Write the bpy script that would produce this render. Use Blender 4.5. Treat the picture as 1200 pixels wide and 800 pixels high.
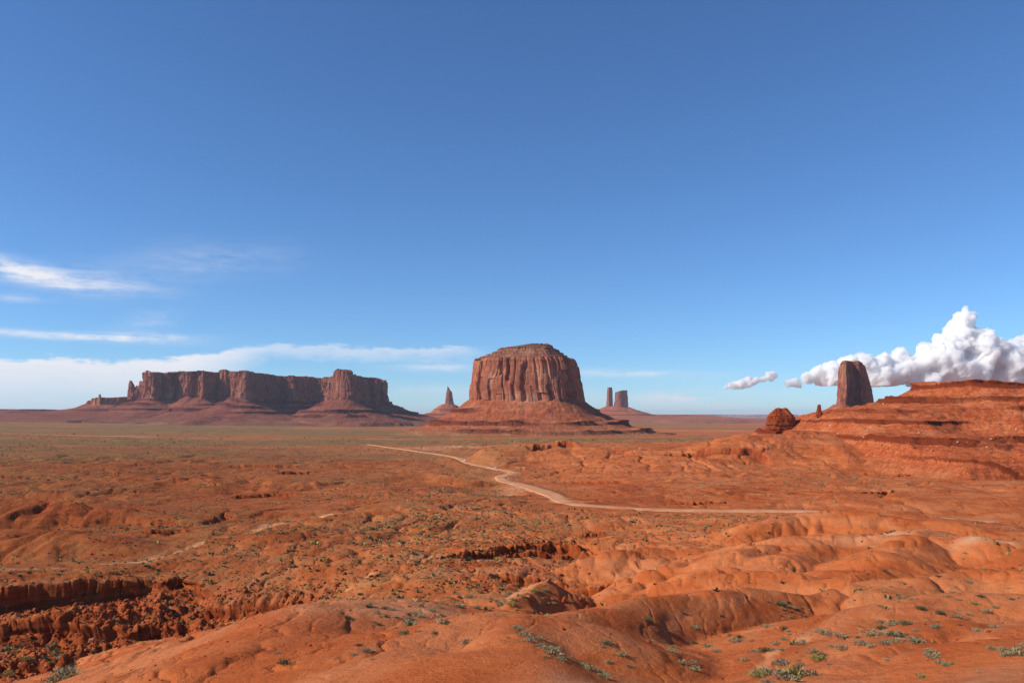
import bpy, math, random
import numpy as np
from mathutils import Vector, Matrix, noise as mnoise

random.seed(7)
rng = np.random.RandomState(11)
R = math.radians
for o in list(bpy.data.objects):
    bpy.data.objects.remove(o)
scene = bpy.context.scene
COL = scene.collection

# ------------------------------------------------------------------ camera
F = 960.0      # focal length in pixels of the 1200 px wide photograph
YH = 487.0     # row of the horizon
ZC = 60.0      # height of the eye over the datum of the valley
cam = bpy.data.cameras.new('camera')
camo = bpy.data.objects.new('camera', cam)
COL.objects.link(camo)
camo.location = (0, 0, ZC)
camo.rotation_euler = (R(90), 0, 0)
cam.sensor_width = 36
cam.lens = 36 * F / 1200
cam.shift_y = (YH - 400) / 1200
cam.clip_start = 0.5
cam.clip_end = 200000
scene.camera = camo

# ------------------------------------------------------------------ sun and sky
SUN_EL = 34.0
SUN_BACK = 14.0      # degrees the sun stands behind the camera plane, on the left
sd = Vector((-math.cos(R(SUN_BACK)) * math.cos(R(SUN_EL)), -math.sin(R(SUN_BACK)) * math.cos(R(SUN_EL)), math.sin(R(SUN_EL))))
sun = bpy.data.lights.new('sun', 'SUN')
sun.energy = 5.0
sun.angle = R(0.53)
sun.color = (1.0, 0.93, 0.83)
suno = bpy.data.objects.new('sun', sun)
COL.objects.link(suno)
suno.rotation_euler = sd.to_track_quat('Z', 'Y').to_euler()

world = bpy.data.worlds.new('World')
scene.world = world
world.use_nodes = True
wt = world.node_tree
wt.nodes.clear()


def N(t, kind, **kw):
    n = t.nodes.new(kind)
    for k, v in kw.items():
        if k == 'inp':
            for a, b in v.items():
                if isinstance(b, bpy.types.NodeSocket):
                    t.links.new(b, n.inputs[a])
                else:
                    n.inputs[a].default_value = b
        else:
            setattr(n, k, v)
    return n


def M(t, op, a, b=None, c=None, clamp=False):
    n = t.nodes.new('ShaderNodeMath')
    n.operation = op
    n.use_clamp = clamp
    for i, v in enumerate((a, b, c)):
        if v is None:
            continue
        if isinstance(v, bpy.types.NodeSocket):
            t.links.new(v, n.inputs[i])
        else:
            n.inputs[i].default_value = v
    return n.outputs[0]


def SS(t, v, a, b):
    n = t.nodes.new('ShaderNodeMapRange')
    n.interpolation_type = 'SMOOTHSTEP'
    t.links.new(v, n.inputs[0])
    n.inputs[1].default_value = a
    n.inputs[2].default_value = b
    return n.outputs[0]


def MIX(t, f, a, b, mode='MIX'):
    n = t.nodes.new('ShaderNodeMix')
    n.data_type = 'RGBA'
    n.blend_type = mode
    for i, v in ((0, f), (6, a), (7, b)):
        if isinstance(v, bpy.types.NodeSocket):
            t.links.new(v, n.inputs[i])
        elif i == 0:
            n.inputs[i].default_value = v
        else:
            n.inputs[i].default_value = (*v, 1) if len(v) == 3 else v
    return n.outputs[2]


sky = N(wt, 'ShaderNodeTexSky', sky_type='NISHITA', sun_disc=False, sun_elevation=R(SUN_EL),
        sun_rotation=math.atan2(sd.x, sd.y), altitude=1600, air_density=1.0, dust_density=0.1, ozone_density=3.0)
gen = N(wt, 'ShaderNodeTexCoord').outputs['Generated']
sep = N(wt, 'ShaderNodeSeparateXYZ', inp={0: gen})
# azimuth in degrees (0 ahead, right positive) and elevation in degrees
az = M(wt, 'MULTIPLY', M(wt, 'ARCTAN2', sep.outputs[0], sep.outputs[1]), 57.2958)
el = M(wt, 'MULTIPLY', M(wt, 'ARCSINE', sep.outputs[2]), 57.2958)


def wnoise(sx, sy, off, detail=7.0, rough=0.6, dist=0.0):
    c = N(wt, 'ShaderNodeCombineXYZ', inp={0: M(wt, 'MULTIPLY', az, sx), 1: M(wt, 'MULTIPLY', el, sy), 2: off})
    return N(wt, 'ShaderNodeTexNoise', inp={'Vector': c.outputs[0], 'Scale': 1.0, 'Detail': detail, 'Roughness': rough, 'Distortion': dist}).outputs[0]


def px2ae(px, py):
    a = math.degrees(math.atan((px - 600) / F))
    e = math.degrees(math.atan((YH - py) / F * math.cos(R(a))))
    return a, e


def blob(px, py, wx, wy, tilt=0.0, p=1.0):
    """soft elliptic mask for a bank of thin cloud, in degrees of sky"""
    a, e = px2ae(px, py)
    da = M(wt, 'SUBTRACT', az, a)
    de = M(wt, 'SUBTRACT', M(wt, 'SUBTRACT', el, e), M(wt, 'MULTIPLY', da, tilt))
    q = M(wt, 'ADD', M(wt, 'POWER', M(wt, 'ABSOLUTE', M(wt, 'DIVIDE', da, wx * 0.0545)), 2.0),
          M(wt, 'POWER', M(wt, 'ABSOLUTE', M(wt, 'DIVIDE', de, wy * 0.0545)), 2.0))
    return M(wt, 'MULTIPLY', M(wt, 'POWER', 2.718, M(wt, 'MULTIPLY', q, -1.0)), p)


n1 = wnoise(0.10, 0.85, 3.1, dist=0.4)
n2 = wnoise(0.35, 1.5, 9.7)
n3 = wnoise(0.9, 2.2, 5.5, detail=8)
n4 = wnoise(0.16, 1.6, 21.3, dist=0.8)

# bank of stratus above the mesa at the left: a top edge that climbs then runs level
def soft_bank():
    pts = [(-60, 421), (0, 419), (70, 417), (130, 421), (190, 418), (240, 410), (300, 403), (345, 402), (450, 405), (540, 405), (600, 415)]
    cur = None
    crv = N(wt, 'ShaderNodeFloatCurve')
    lo, hi = -34.0, 2.0
    m = crv.mapping.curves[0]
    vals = []
    for (px, py) in pts:
        a, e = px2ae(px, py)
        vals.append(((a - lo) / (hi - lo), e / 10.0))
    m.points[0].location = vals[0]
    m.points[1].location = vals[-1]
    for v in vals[1:-1]:
        m.points.new(*v)
    crv.mapping.update()
    wt.links.new(M(wt, 'DIVIDE', M(wt, 'SUBTRACT', az, lo), hi - lo), crv.inputs['Value'])
    top = M(wt, 'MULTIPLY', crv.outputs[0], 10.0)
    edge = M(wt, 'ADD', M(wt, 'SUBTRACT', top, el), M(wt, 'MULTIPLY', M(wt, 'SUBTRACT', n2, 0.5), 1.1))
    edge = M(wt, 'ADD', edge, M(wt, 'MULTIPLY', M(wt, 'SUBTRACT', n3, 0.5), 1.0))
    up = SS(wt, edge, -0.02, 0.42)
    # thins out downwards, more so toward the right
    a0, _ = px2ae(340, 400)
    right = SS(wt, az, px2ae(200, 0)[0], px2ae(330, 0)[0])
    thick = M(wt, 'ADD', 3.4, M(wt, 'MULTIPLY', right, -2.1))
    low = M(wt, 'SUBTRACT', 1.0, M(wt, 'DIVIDE', edge, thick), clamp=True)
    low = M(wt, 'ADD', M(wt, 'MULTIPLY', low, 0.72), M(wt, 'MULTIPLY', M(wt, 'SUBTRACT', 1.0, right), 0.36), clamp=True)
    end = M(wt, 'SUBTRACT', 1.0, SS(wt, az, px2ae(520, 0)[0], px2ae(585, 0)[0]))
    r = M(wt, 'MULTIPLY', M(wt, 'MULTIPLY', up, low), end)
    return M(wt, 'MULTIPLY', r, M(wt, 'ADD', 0.75, M(wt, 'MULTIPLY', n1, 0.6)), clamp=True)


bank = soft_bank()
streak = M(wt, 'ADD', blob(20, 316, 55, 10, -0.22, 1.3), blob(100, 330, 70, 13, -0.04, 0.8))
streak = M(wt, 'ADD', streak, blob(240, 306, 90, 20, 0.08, 0.3))
streak = M(wt, 'ADD', streak, blob(15, 349, 30, 4, 0, 0.5))
streak = M(wt, 'ADD', streak, blob(50, 392, 110, 4, -0.03, 1.0))
streak = M(wt, 'ADD', streak, blob(165, 395, 60, 4, 0.02, 1.1))
streak = M(wt, 'ADD', streak, blob(170, 378, 30, 11, 0.25, 0.42))
streak = M(wt, 'ADD', streak, blob(520, 431, 60, 5, 0, 0.75))
streak = M(wt, 'ADD', streak, blob(740, 438, 95, 5, -0.03, 0.75))
streak = M(wt, 'ADD', streak, blob(480, 456, 130, 6, 0, 0.55))
streak = M(wt, 'ADD', streak, blob(785, 468, 45, 9, 0.05, 0.95))
streak = M(wt, 'ADD', streak, blob(850, 470, 90, 14, 0.0, 0.45))
streak = M(wt, 'ADD', streak, blob(640, 466, 250, 10, 0.0, 0.35))
streak = M(wt, 'MULTIPLY', streak, M(wt, 'MULTIPLY', SS(wt, M(wt, 'ADD', M(wt, 'MULTIPLY', n4, 0.6), M(wt, 'MULTIPLY', n3, 0.4)), 0.30, 0.66), 0.85), clamp=True)
cl = M(wt, 'MAXIMUM', bank, streak)
ccol = MIX(wt, SS(wt, el, 0.0, 4.5), (6.2, 6.5, 7.3), (7.7, 7.6, 7.9))
skyc = MIX(wt, 1.0, sky.outputs[0], (0.62, 0.90, 1.18), 'MULTIPLY')      # deep polarised desert blue
skycol = MIX(wt, M(wt, 'MULTIPLY', cl, 0.92, clamp=True), skyc, ccol)
bg = N(wt, 'ShaderNodeBackground', inp={0: skycol, 1: 0.108})
wo = N(wt, 'ShaderNodeOutputWorld', inp={0: bg.outputs[0]})

scene.view_settings.view_transform = 'Standard'
scene.view_settings.look = 'None'
scene.view_settings.gamma = 1.0
scene.view_settings.use_curve_mapping = False
scene.view_settings.exposure = 0.14
scene.render.engine = 'CYCLES'
scene.cycles.max_bounces = 28
scene.cycles.volume_bounces = 28
scene.cycles.diffuse_bounces = 3
scene.cycles.glossy_bounces = 2
scene.cycles.transmission_bounces = 3
scene.cycles.use_denoising = True
scene.cycles.denoising_prefilter = 'ACCURATE'
scene.cycles.transparent_max_bounces = 24

# ------------------------------------------------------------------ noise
TAB = rng.rand(256, 256).astype(np.float32) * 2 - 1
TAB3 = rng.rand(64, 64, 64).astype(np.float32) * 2 - 1


def vn(x, y, s=0):
    x = np.asarray(x, dtype=np.float64) + s * 17.31
    y = np.asarray(y, dtype=np.float64) + s * 9.77
    xi = np.floor(x).astype(np.int64)
    yi = np.floor(y).astype(np.int64)
    fx = (x - xi).astype(np.float32)
    fy = (y - yi).astype(np.float32)
    ux = fx * fx * fx * (fx * (fx * 6 - 15) + 10)
    uy = fy * fy * fy * (fy * (fy * 6 - 15) + 10)
    x0 = xi & 255; x1 = (xi + 1) & 255
    y0 = yi & 255; y1 = (yi + 1) & 255
    a = TAB[x0, y0]; b = TAB[x1, y0]; c = TAB[x0, y1]; d = TAB[x1, y1]
    return (a + (b - a) * ux) * (1 - uy) + (c + (d - c) * ux) * uy


def fbm(x, y, o=4, s=0, g=0.5):
    r = 0; a = 1.0; t = 0
    ca, sa = 0.8, 0.6
    for i in range(o):
        r = r + a * vn(x, y, s + i * 3)
        t += a; a *= g
        x, y = (x * ca - y * sa) * 2.03, (x * sa + y * ca) * 2.03
    return r / t


def ridged(x, y, o=4, s=0, g=0.5):
    r = 0; a = 1.0; t = 0
    for i in range(o):
        r = r + a * (1 - 2 * np.abs(vn(x, y, s + i * 3)))
        t += a; a *= g
        x, y = (x * 0.8 - y * 0.6) * 2.03, (x * 0.6 + y * 0.8) * 2.03
    return r / t


def sst(a, b, v):
    t = np.clip((v - a) / (b - a), 0, 1)
    return t * t * (3 - 2 * t)


def P(px, py, D):
    return ((px - 600) * D / F, float(D), ZC - (py - YH) * D / F)


def seg_dist(x, y, pts, nrm=False):
    """distance, side (positive on the camera side of a line drawn left to right), arc position, height at the nearest point"""
    best = np.full(x.shape, 1e12)
    NX = np.zeros(x.shape); NY = np.zeros(x.shape)
    side = np.ones(x.shape); arc = np.zeros(x.shape); hz = np.zeros(x.shape)
    L = 0.0
    for i in range(len(pts) - 1):
        ax, ay = pts[i][0], pts[i][1]; bx, by = pts[i + 1][0], pts[i + 1][1]
        dx, dy = bx - ax, by - ay
        l2 = dx * dx + dy * dy; l = math.sqrt(l2)
        t = np.clip(((x - ax) * dx + (y - ay) * dy) / l2, 0, 1)
        ex = x - ax - t * dx; ey = y - ay - t * dy
        d = ex * ex + ey * ey
        m = d < best
        best = np.where(m, d, best)
        cr = (x - ax) * dy - (y - ay) * dx
        side = np.where(m, np.sign(cr), side)
        if nrm:
            NX = np.where(m, dy / l, NX); NY = np.where(m, -dx / l, NY)
        arc = np.where(m, L + t * l, arc)
        if len(pts[0]) > 2:
            hz = np.where(m, pts[i][2] + t * (pts[i + 1][2] - pts[i][2]), hz)
        L += l
    if nrm:
        return np.sqrt(best), side, arc, hz, L, NX, NY
    return np.sqrt(best), side, arc, hz, L


# ------------------------------------------------------------------ the lie of the land
CTRL = [
    # right under the viewpoint
    (-2400, 900, 3), (600, 1100, 5), (3600, 950, 3), (600, 860, 18), (200, 880, 22), (1000, 840, 20),
    # near foreground
    (1180, 800, 32), (1060, 805, 40), (1110, 752, 50), (1230, 745, 50), (930, 810, 46), (960, 775, 70), (1010, 742, 92),
    (1060, 705, 82), (1220, 705, 78), (1150, 672, 108), (1000, 690, 125), (1080, 660, 128), (1250, 650, 135),
    (860, 800, 58), (780, 800, 50), (700, 802, 42), (640, 800, 37), (560, 802, 38), (450, 802, 42), (330, 802, 50), (220, 806, 58), (110, 825, 72),
    (600, 765, 46), (500, 760, 56), (400, 760, 62), (300, 770, 68),
    # basin at the left
    (0, 790, 152), (60, 786, 156), (130, 776, 160), (200, 760, 165), (280, 735, 172), (-120, 800, 150), (-300, 790, 160),
    (0, 735, 178), (120, 728, 187), (240, 718, 197), (340, 716, 190),
    (0, 691, 196), (100, 685, 207), (230, 677, 224), (330, 690, 205), (-200, 700, 180),
    # middle ground left of the centre
    (400, 706, 168), (470, 715, 140), (520, 722, 125), (440, 680, 185), (380, 650, 235), (520, 680, 176), (560, 705, 142),
    (300, 640, 262), (140, 660, 245), (20, 660, 250), (0, 640, 300), (150, 625, 325), (330, 605, 350), (430, 630, 275), (480, 600, 365),
    (0, 600, 420), (200, 590, 440), (400, 585, 450), (0, 565, 610), (200, 560, 640), (380, 560, 660), (0, 530, 1000), (200, 530, 1080), (400, 535, 1080),
    (0, 508, 1900), (200, 508, 2200), (400, 510, 2300), (0, 493, 3900), (200, 496, 4000), (440, 500, 3700),
    (-300, 560, 620), (-300, 520, 1250), (-300, 490, 4200),
    # centre
    (600, 655, 222), (560, 640, 255), (680, 650, 225), (640, 695, 165), (700, 706, 165), (720, 716, 130), (775, 690, 160), (620, 620, 305),
    (700, 620, 290), (560, 600, 360), (600, 578, 480), (560, 560, 690), (500, 545, 880), (540, 530, 1230), (620, 540, 900), (650, 523, 1030),
    (740, 560, 640), (700, 540, 840), (740, 531, 930), (850, 539, 840), (800, 575, 520), (650, 513, 1900), (800, 512, 2000), (540, 514, 1950),
    (800, 500, 4200), (620, 503, 3400),
    # right
    (820, 650, 190), (780, 620, 262), (900, 625, 225), (960, 640, 175), (880, 670, 150), (1050, 622, 190), (1180, 625, 190), (1040, 598, 290),
    (900, 575, 500), (1000, 580, 460), (1150, 585, 430), (1250, 585, 420), (940, 552, 740), (1080, 560, 640), (1230, 560, 620),
    (950, 545, 850), (1100, 542, 900), (1300, 540, 900), (1500, 560, 700), (1500, 520, 1400), (1000, 512, 2000), (1300, 510, 2400),
    # far
    (0, 487.2, 9000), (300, 488.5, 9000), (600, 493, 9000), (900, 494, 9000), (1300, 493, 9000),
    (-200, 487.8, 45000), (300, 488.0, 45000), (600, 488.2, 45000), (900, 488.2, 45000), (1400, 488.2, 45000),
]
ROAD = [(432, 521, 1560), (440, 522, 1510), (480, 527.5, 1330), (530, 535, 1090), (548, 542, 960), (580, 549, 850), (599, 552.5, 800), (599, 555.3, 772), (587, 558.8, 733), (590, 563, 685), (611, 568.5, 620), (632, 574.5, 565), (650, 581.5, 515), (659, 587, 488), (673, 590.5, 475),
        (705, 593.5, 462), (760, 597, 448), (860, 598.5, 438), (940, 599, 430), (1000, 602, 410), (1100, 607, 385), (1210, 616, 350), (1330, 625, 330)]
CTRL += [ROAD[i] for i in (1, 2, 3, 5, 8, 10, 12, 15, 17, 18, 19, 20, 21)]
roadW = [P(*p) for p in ROAD]


def catmull(pts, n=12):
    out = []
    pts = [np.array(p, float) for p in pts]
    q = [2 * pts[0] - pts[1]] + pts + [2 * pts[-1] - pts[-2]]
    for i in range(1, len(q) - 2):
        for k in range(n):
            t = k / n
            out.append(0.5 * (2 * q[i] + (q[i + 1] - q[i - 1]) * t + (2 * q[i - 1] - 5 * q[i] + 4 * q[i + 1] - q[i + 2]) * t * t + (3 * q[i] - q[i - 1] - 3 * q[i + 1] + q[i + 2]) * t ** 3))
    out.append(pts[-1])
    return np.array(out)


roadC = catmull(roadW, 5)

cp = np.array([[math.atan2(P(*c)[0], P(*c)[1]), math.log(math.hypot(P(*c)[0], P(*c)[1])), P(*c)[2]] for c in CTRL])


def tps_fit(cp, lam=4e-4):
    n = len(cp)
    d2 = ((cp[:, None, :2] - cp[None, :, :2]) ** 2).sum(-1)
    K = 0.5 * d2 * np.log(d2 + 1e-12) + np.eye(n) * lam
    Pm = np.c_[np.ones(n), cp[:, :2]]
    A = np.zeros((n + 3, n + 3)); A[:n, :n] = K; A[:n, n:] = Pm; A[n:, :n] = Pm.T
    b = np.r_[cp[:, 2], 0, 0, 0]
    return np.linalg.solve(A, b)


TW = tps_fit(cp).astype(np.float32)


def base(x, y):
    th = np.clip(np.arctan2(x, y), -0.9, 0.9).astype(np.float32)
    lr = np.log(np.clip(np.hypot(x, y), 2.5, 60000)).astype(np.float32)
    z = TW[-3] + TW[-2] * th + TW[-1] * lr
    for i, c in enumerate(cp):
        d2 = (th - np.float32(c[0])) ** 2 + (lr - np.float32(c[1])) ** 2 + np.float32(1e-9)
        z = z + TW[i] * 0.5 * d2 * np.log(d2)
    r = np.hypot(x, y)
    w = sst(16, 32, r)
    return z * w + (1 - w) * (ZC - 1.7 - 0.31 * r)


# ridges of soft clay: crest line, slope left/behind and camera side, rounding
RIDGES = [
    # crest of the shaded foreground ridge, coming down towards the viewer
    ([(560, 900, 22), (632, 800, 37), (606, 758, 48), (598, 727, 62), (645, 730, 72), (700, 710, 84), (760, 699, 93), (870, 690, 103), (948, 698, 107), (1000, 722, 104)], 0.40, 0.62, 2.2),
    # smooth hump at the left of the foreground
    ([(200, 840, 48), (290, 770, 62), (400, 716, 84), (450, 712, 90), (510, 735, 80)], 0.33, 0.33, 7.0),
    ([(598, 727, 62), (480, 752, 60), (330, 800, 52)], 0.30, 0.30, 6.0),
    # small pyramid
    ([(600, 705, 134), (640, 679, 150), (674, 701, 156)], 0.62, 0.72, 0.7),
    # fluted dome behind it
    ([(700, 652, 205), (760, 646, 212), (850, 652, 205)], 0.35, 0.42, 4.0),
    ([(722, 658, 204), (716, 674, 194)], 0.5, 0.5, 1.0), ([(745, 656, 203), (742, 680, 190)], 0.5, 0.5, 1.0), ([(770, 655, 200), (775, 684, 182)], 0.5, 0.5, 1.0),
    # badland crests at the right
    ([(860, 655, 165), (900, 640, 178), (960, 632, 185), (1010, 632, 182), (1080, 627, 176), (1140, 630, 168), (1220, 648, 150)], 0.33, 0.36, 2.5),
    ([(880, 622, 232), (905, 604, 245), (955, 597, 250), (1000, 602, 240), (1090, 610, 222), (1200, 632, 200)], 0.36, 0.40, 2.5),
    ([(790, 662, 170), (850, 648, 180), (905, 640, 180)], 0.35, 0.4, 3.0),
    ([(960, 633, 185), (920, 660, 155), (890, 676, 140)], 0.4, 0.4, 2.0),
    ([(1080, 627, 176), (1040, 652, 140), (1000, 668, 130), (930, 668, 138), (860, 664, 148)], 0.4, 0.42, 2.2),
    ([(1220, 672, 105), (1130, 668, 112), (1080, 676, 108), (1030, 690, 104)], 0.35, 0.38, 3.0),
    ([(1230, 735, 52), (1150, 738, 56), (1085, 756, 54), (1010, 792, 46)], 0.3, 0.34, 3.0),
    ([(1230, 700, 74), (1150, 703, 76), (1080, 715, 74), (1010, 740, 70)], 0.28, 0.32, 3.5),
    # low rises left of the centre
    ([(-40, 600, 385), (60, 590, 400), (150, 596, 395), (230, 610, 370)], 0.25, 0.30, 5.0),
    ([(-20, 640, 290), (60, 622, 300), (110, 626, 296), (180, 648, 275)], 0.25, 0.30, 5.0),
    ([(300, 632, 272), (360, 618, 300), (440, 628, 290)], 0.16, 0.16, 6.0),
    ([(420, 562, 640), (500, 553, 700), (560, 562, 640)], 0.25, 0.3, 6.0),
    # red rise that ends in the long rim
    ([(520, 540, 930), (570, 528, 980), (615, 518.5, 1015), (655, 518.5, 1005), (700, 525, 960), (760, 529, 930), (850, 535, 880), (930, 541, 840), (1000, 545, 820)], 0.30, 0.16, 6.0),
    ([(830, 528, 900), (880, 508, 930), (960, 505, 930)], 0.3, 0.28, 8.0),
]
RIDGES = [([P(*p) for p in r[0]], r[1], r[2], r[3]) for r in RIDGES]
_rs = np.random.RandomState(21)


def spurs(crest, gap, length, fall, slope, rd, lean=0.0):
    """side ridges that run down from a crest toward the valley in front"""
    c = [np.array(P(*p)) for p in crest]
    for a, b in zip(c[:-1], c[1:]):
        L = np.linalg.norm(b[:2] - a[:2]); k = max(1, int(round(L / gap)))
        for i in range(k):
            t = (i + _rs.uniform(0.2, 0.8)) / k
            p = a + (b - a) * t
            ln = length * _rs.uniform(0.6, 1.25)
            d = np.array([lean + _rs.uniform(-0.35, 0.35), -1.0]); d /= np.linalg.norm(d)
            d2 = d + np.array([_rs.uniform(-0.4, 0.4), 0]); d2 /= np.linalg.norm(d2)
            m = p[:2] + d * ln * 0.5; e = m + d2 * ln * 0.5
            f = fall * _rs.uniform(0.8, 1.2)
            RIDGES.append(([tuple(p - [0, 0, 0.15]), (m[0], m[1], p[2] - f * ln * 0.45), (e[0], e[1], p[2] - f * ln)], slope, slope * 1.1, rd))


spurs([(870, 622, 240), (905, 604, 245), (955, 597, 250), (1000, 602, 240), (1090, 610, 222), (1200, 632, 200)], 11, 34, 0.26, 0.55, 0.9, -0.3)
spurs([(800, 658, 172), (860, 652, 168), (900, 640, 178), (960, 632, 185), (1010, 632, 182), (1080, 627, 176), (1140, 630, 168), (1220, 648, 150)], 9, 28, 0.27, 0.55, 0.8, -0.4)
spurs([(860, 664, 148), (930, 668, 138), (1000, 668, 130), (1060, 664, 128)], 8, 20, 0.28, 0.5, 0.8, -0.2)
spurs([(1220, 672, 105), (1130, 668, 112), (1080, 676, 108)], 8, 18, 0.26, 0.5, 0.8, -0.8)
spurs([(1230, 700, 74), (1150, 703, 76), (1080, 715, 74)], 8, 12, 0.24, 0.42, 0.9, -0.9)
spurs([(780, 560, 640), (860, 552, 700), (960, 556, 700), (1060, 562, 640), (1180, 570, 600)], 26, 70, 0.16, 0.42, 1.6, -0.3)
spurs([(540, 541, 940), (615, 522, 1005), (700, 528, 960), (800, 534, 900), (900, 542, 850)], 28, 80, 0.13, 0.40, 1.8, -0.2)
spurs([(-40, 600, 385), (60, 590, 400), (150, 596, 395), (230, 610, 370)], 14, 36, 0.16, 0.40, 1.4, 0.2)
spurs([(-20, 640, 290), (60, 622, 300), (110, 626, 296), (180, 648, 275)], 11, 26, 0.2, 0.40, 1.2, 0.2)
spurs([(0, 565, 600), (120, 560, 640), (260, 563, 640), (380, 566, 600)], 26, 55, 0.10, 0.35, 2.0, 0.2)
spurs([(420, 580, 500), (500, 572, 540), (560, 575, 520)], 20, 45, 0.10, 0.35, 1.6, 0.2)

# ledges of harder rock: rim, height of the step, reach down-slope, block size
LEDGES = [
    ([(-120, 704, 180), (0, 693, 194), (45, 691, 199), (52, 689, 200), (100, 686, 206), (150, 682, 213), (170, 680, 216), (215, 678, 223), (240, 688, 216), (262, 696, 208)], 4.2, 18, 2.0),
    ([(-100, 752, 178), (20, 745, 181), (90, 742, 182), (150, 740, 182), (200, 731, 186), (250, 726, 188), (300, 724, 184)], 3.0, 16, 2.2),
    ([(230, 704, 200), (290, 703, 198), (340, 704, 194), (368, 711, 186)], 3.2, 12, 1.6),
    ([(225, 745, 172), (290, 728, 178), (350, 722, 180)], 3.2, 10, 1.8),
    ([(-30, 772, 158), (30, 764, 160), (70, 768, 160), (120, 774, 158)], 2.5, 12, 2.0),
    ([(583, 669, 190), (610, 672, 188), (640, 678, 186), (672, 685, 182), (690, 688, 180), (726, 695, 178)], 3.6, 9, 1.2),
    ([(505, 652, 226), (530, 650, 228), (580, 652, 226)], 2.4, 7, 1.2),
    ([(560, 634, 252), (600, 632, 256), (650, 634, 254), (692, 642, 246)], 3.6, 10, 1.4),
    ([(520, 644, 238), (570, 641, 240), (620, 643, 240), (680, 647, 236)], 2.6, 7, 1.3),
    ([(600, 627, 268), (640, 625, 272), (680, 629, 266)], 2.2, 6, 1.4),
    ([(675, 615, 300), (700, 617, 298), (712, 622, 290)], 3.0, 8, 1.4),
    ([(280, 544, 850), (305, 547, 830), (345, 552, 800)], 6.0, 20, 3.0),
    ([(322, 557, 740), (340, 555, 745), (362, 555, 740)], 6.0, 20, 3.0),
    ([(270, 575, 520), (320, 574, 525), (350, 578, 510)], 3.0, 16, 3.0),
    ([(8, 559, 690), (30, 562, 670), (55, 564, 655)], 4.0, 16, 3.0),
    ([(75, 552, 745), (120, 556, 720), (200, 560, 690)], 3.0, 16, 3.0),
    ([(15, 625, 318), (50, 620, 325)], 2.2, 8, 2.0),
    ([(170, 618, 345), (205, 618, 345), (225, 622, 335)], 2.2, 8, 2.0),
    ([(405, 583, 470), (440, 588, 450)], 2.2, 10, 2.0),
    ([(612, 518.5, 1005), (640, 519.5, 1000), (660, 519.5, 995), (677, 524, 970)], 9.0, 26, 5.0),
    ([(745, 529, 925), (800, 533, 895), (860, 538, 865), (900, 542, 845), (912, 548, 810)], 7.0, 22, 5.0),
    ([(988, 545, 795), (1040, 550, 760), (1070, 553, 745), (1110, 557, 720), (1150, 561, 690), (1215, 563, 680)], 6.5, 22, 4.5),
    ([(775, 588, 490), (810, 591, 478), (860, 592, 470)], 2.5, 9, 2.0),
    ([(960, 588, 490), (1010, 592, 470), (1060, 592, 470)], 2.0, 9, 2.0),
    ([(655, 556, 700), (690, 560, 670), (740, 564, 640)], 3.0, 14, 3.0),
]
# the harder beds break off along lines that run away to the right, so their faces stand in shade
LEDGES = [([P(*p) for p in r[0]], r[1], r[2], r[3]) for r in LEDGES]
LEDGES = [(([(q[0], q[1] + 0.42 * (q[0] - r[0][len(r[0]) // 2][0]), q[2]) for q in r[0]], r[1] * 1.15, r[2], r[3]) if r[0][0][1] > 225 else r) for r in LEDGES]

ROUGH = [((60, 745, 176), 26, 0.9), ((200, 735, 190), 26, 0.9), ((320, 722, 190), 18, 0.8), ((-60, 760, 165), 26, 0.9), ((570, 672, 205), 14, 0.7), ((540, 690, 172), 9, 0.7),
         ((620, 632, 258), 16, 0.8), ((700, 620, 292), 9, 0.7), ((640, 692, 180), 8, 0.6), ((20, 795, 152), 16, 0.9), ((300, 712, 197), 15, 0.8), ((350, 713, 188), 9, 0.7), ((130, 712, 200), 18, 0.7)]
WASH = [[(-60, 694, 215), (20, 689, 228), (70, 676, 238), (140, 660, 252), (210, 642, 275), (280, 620, 315), (330, 606, 345), (400, 594, 385), (430, 590, 400)],
        [(370, 702, 178), (400, 690, 182), (440, 668, 205), (500, 652, 222), (520, 640, 240)],
        [(870, 808, 56), (905, 785, 66), (950, 772, 73), (985, 752, 86), (1004, 736, 98), (980, 716, 118)]]
WASHW = [([P(*p) for p in w], wd) for w, wd in zip(WASH, (4.0, 1.1, 0.7))]


def near(x, y, pts, pad):
    xs = [p[0] for p in pts]; ys = [p[1] for p in pts]
    return (x > min(xs) - pad) & (x < max(xs) + pad) & (y > min(ys) - pad) & (y < max(ys) + pad)


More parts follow.
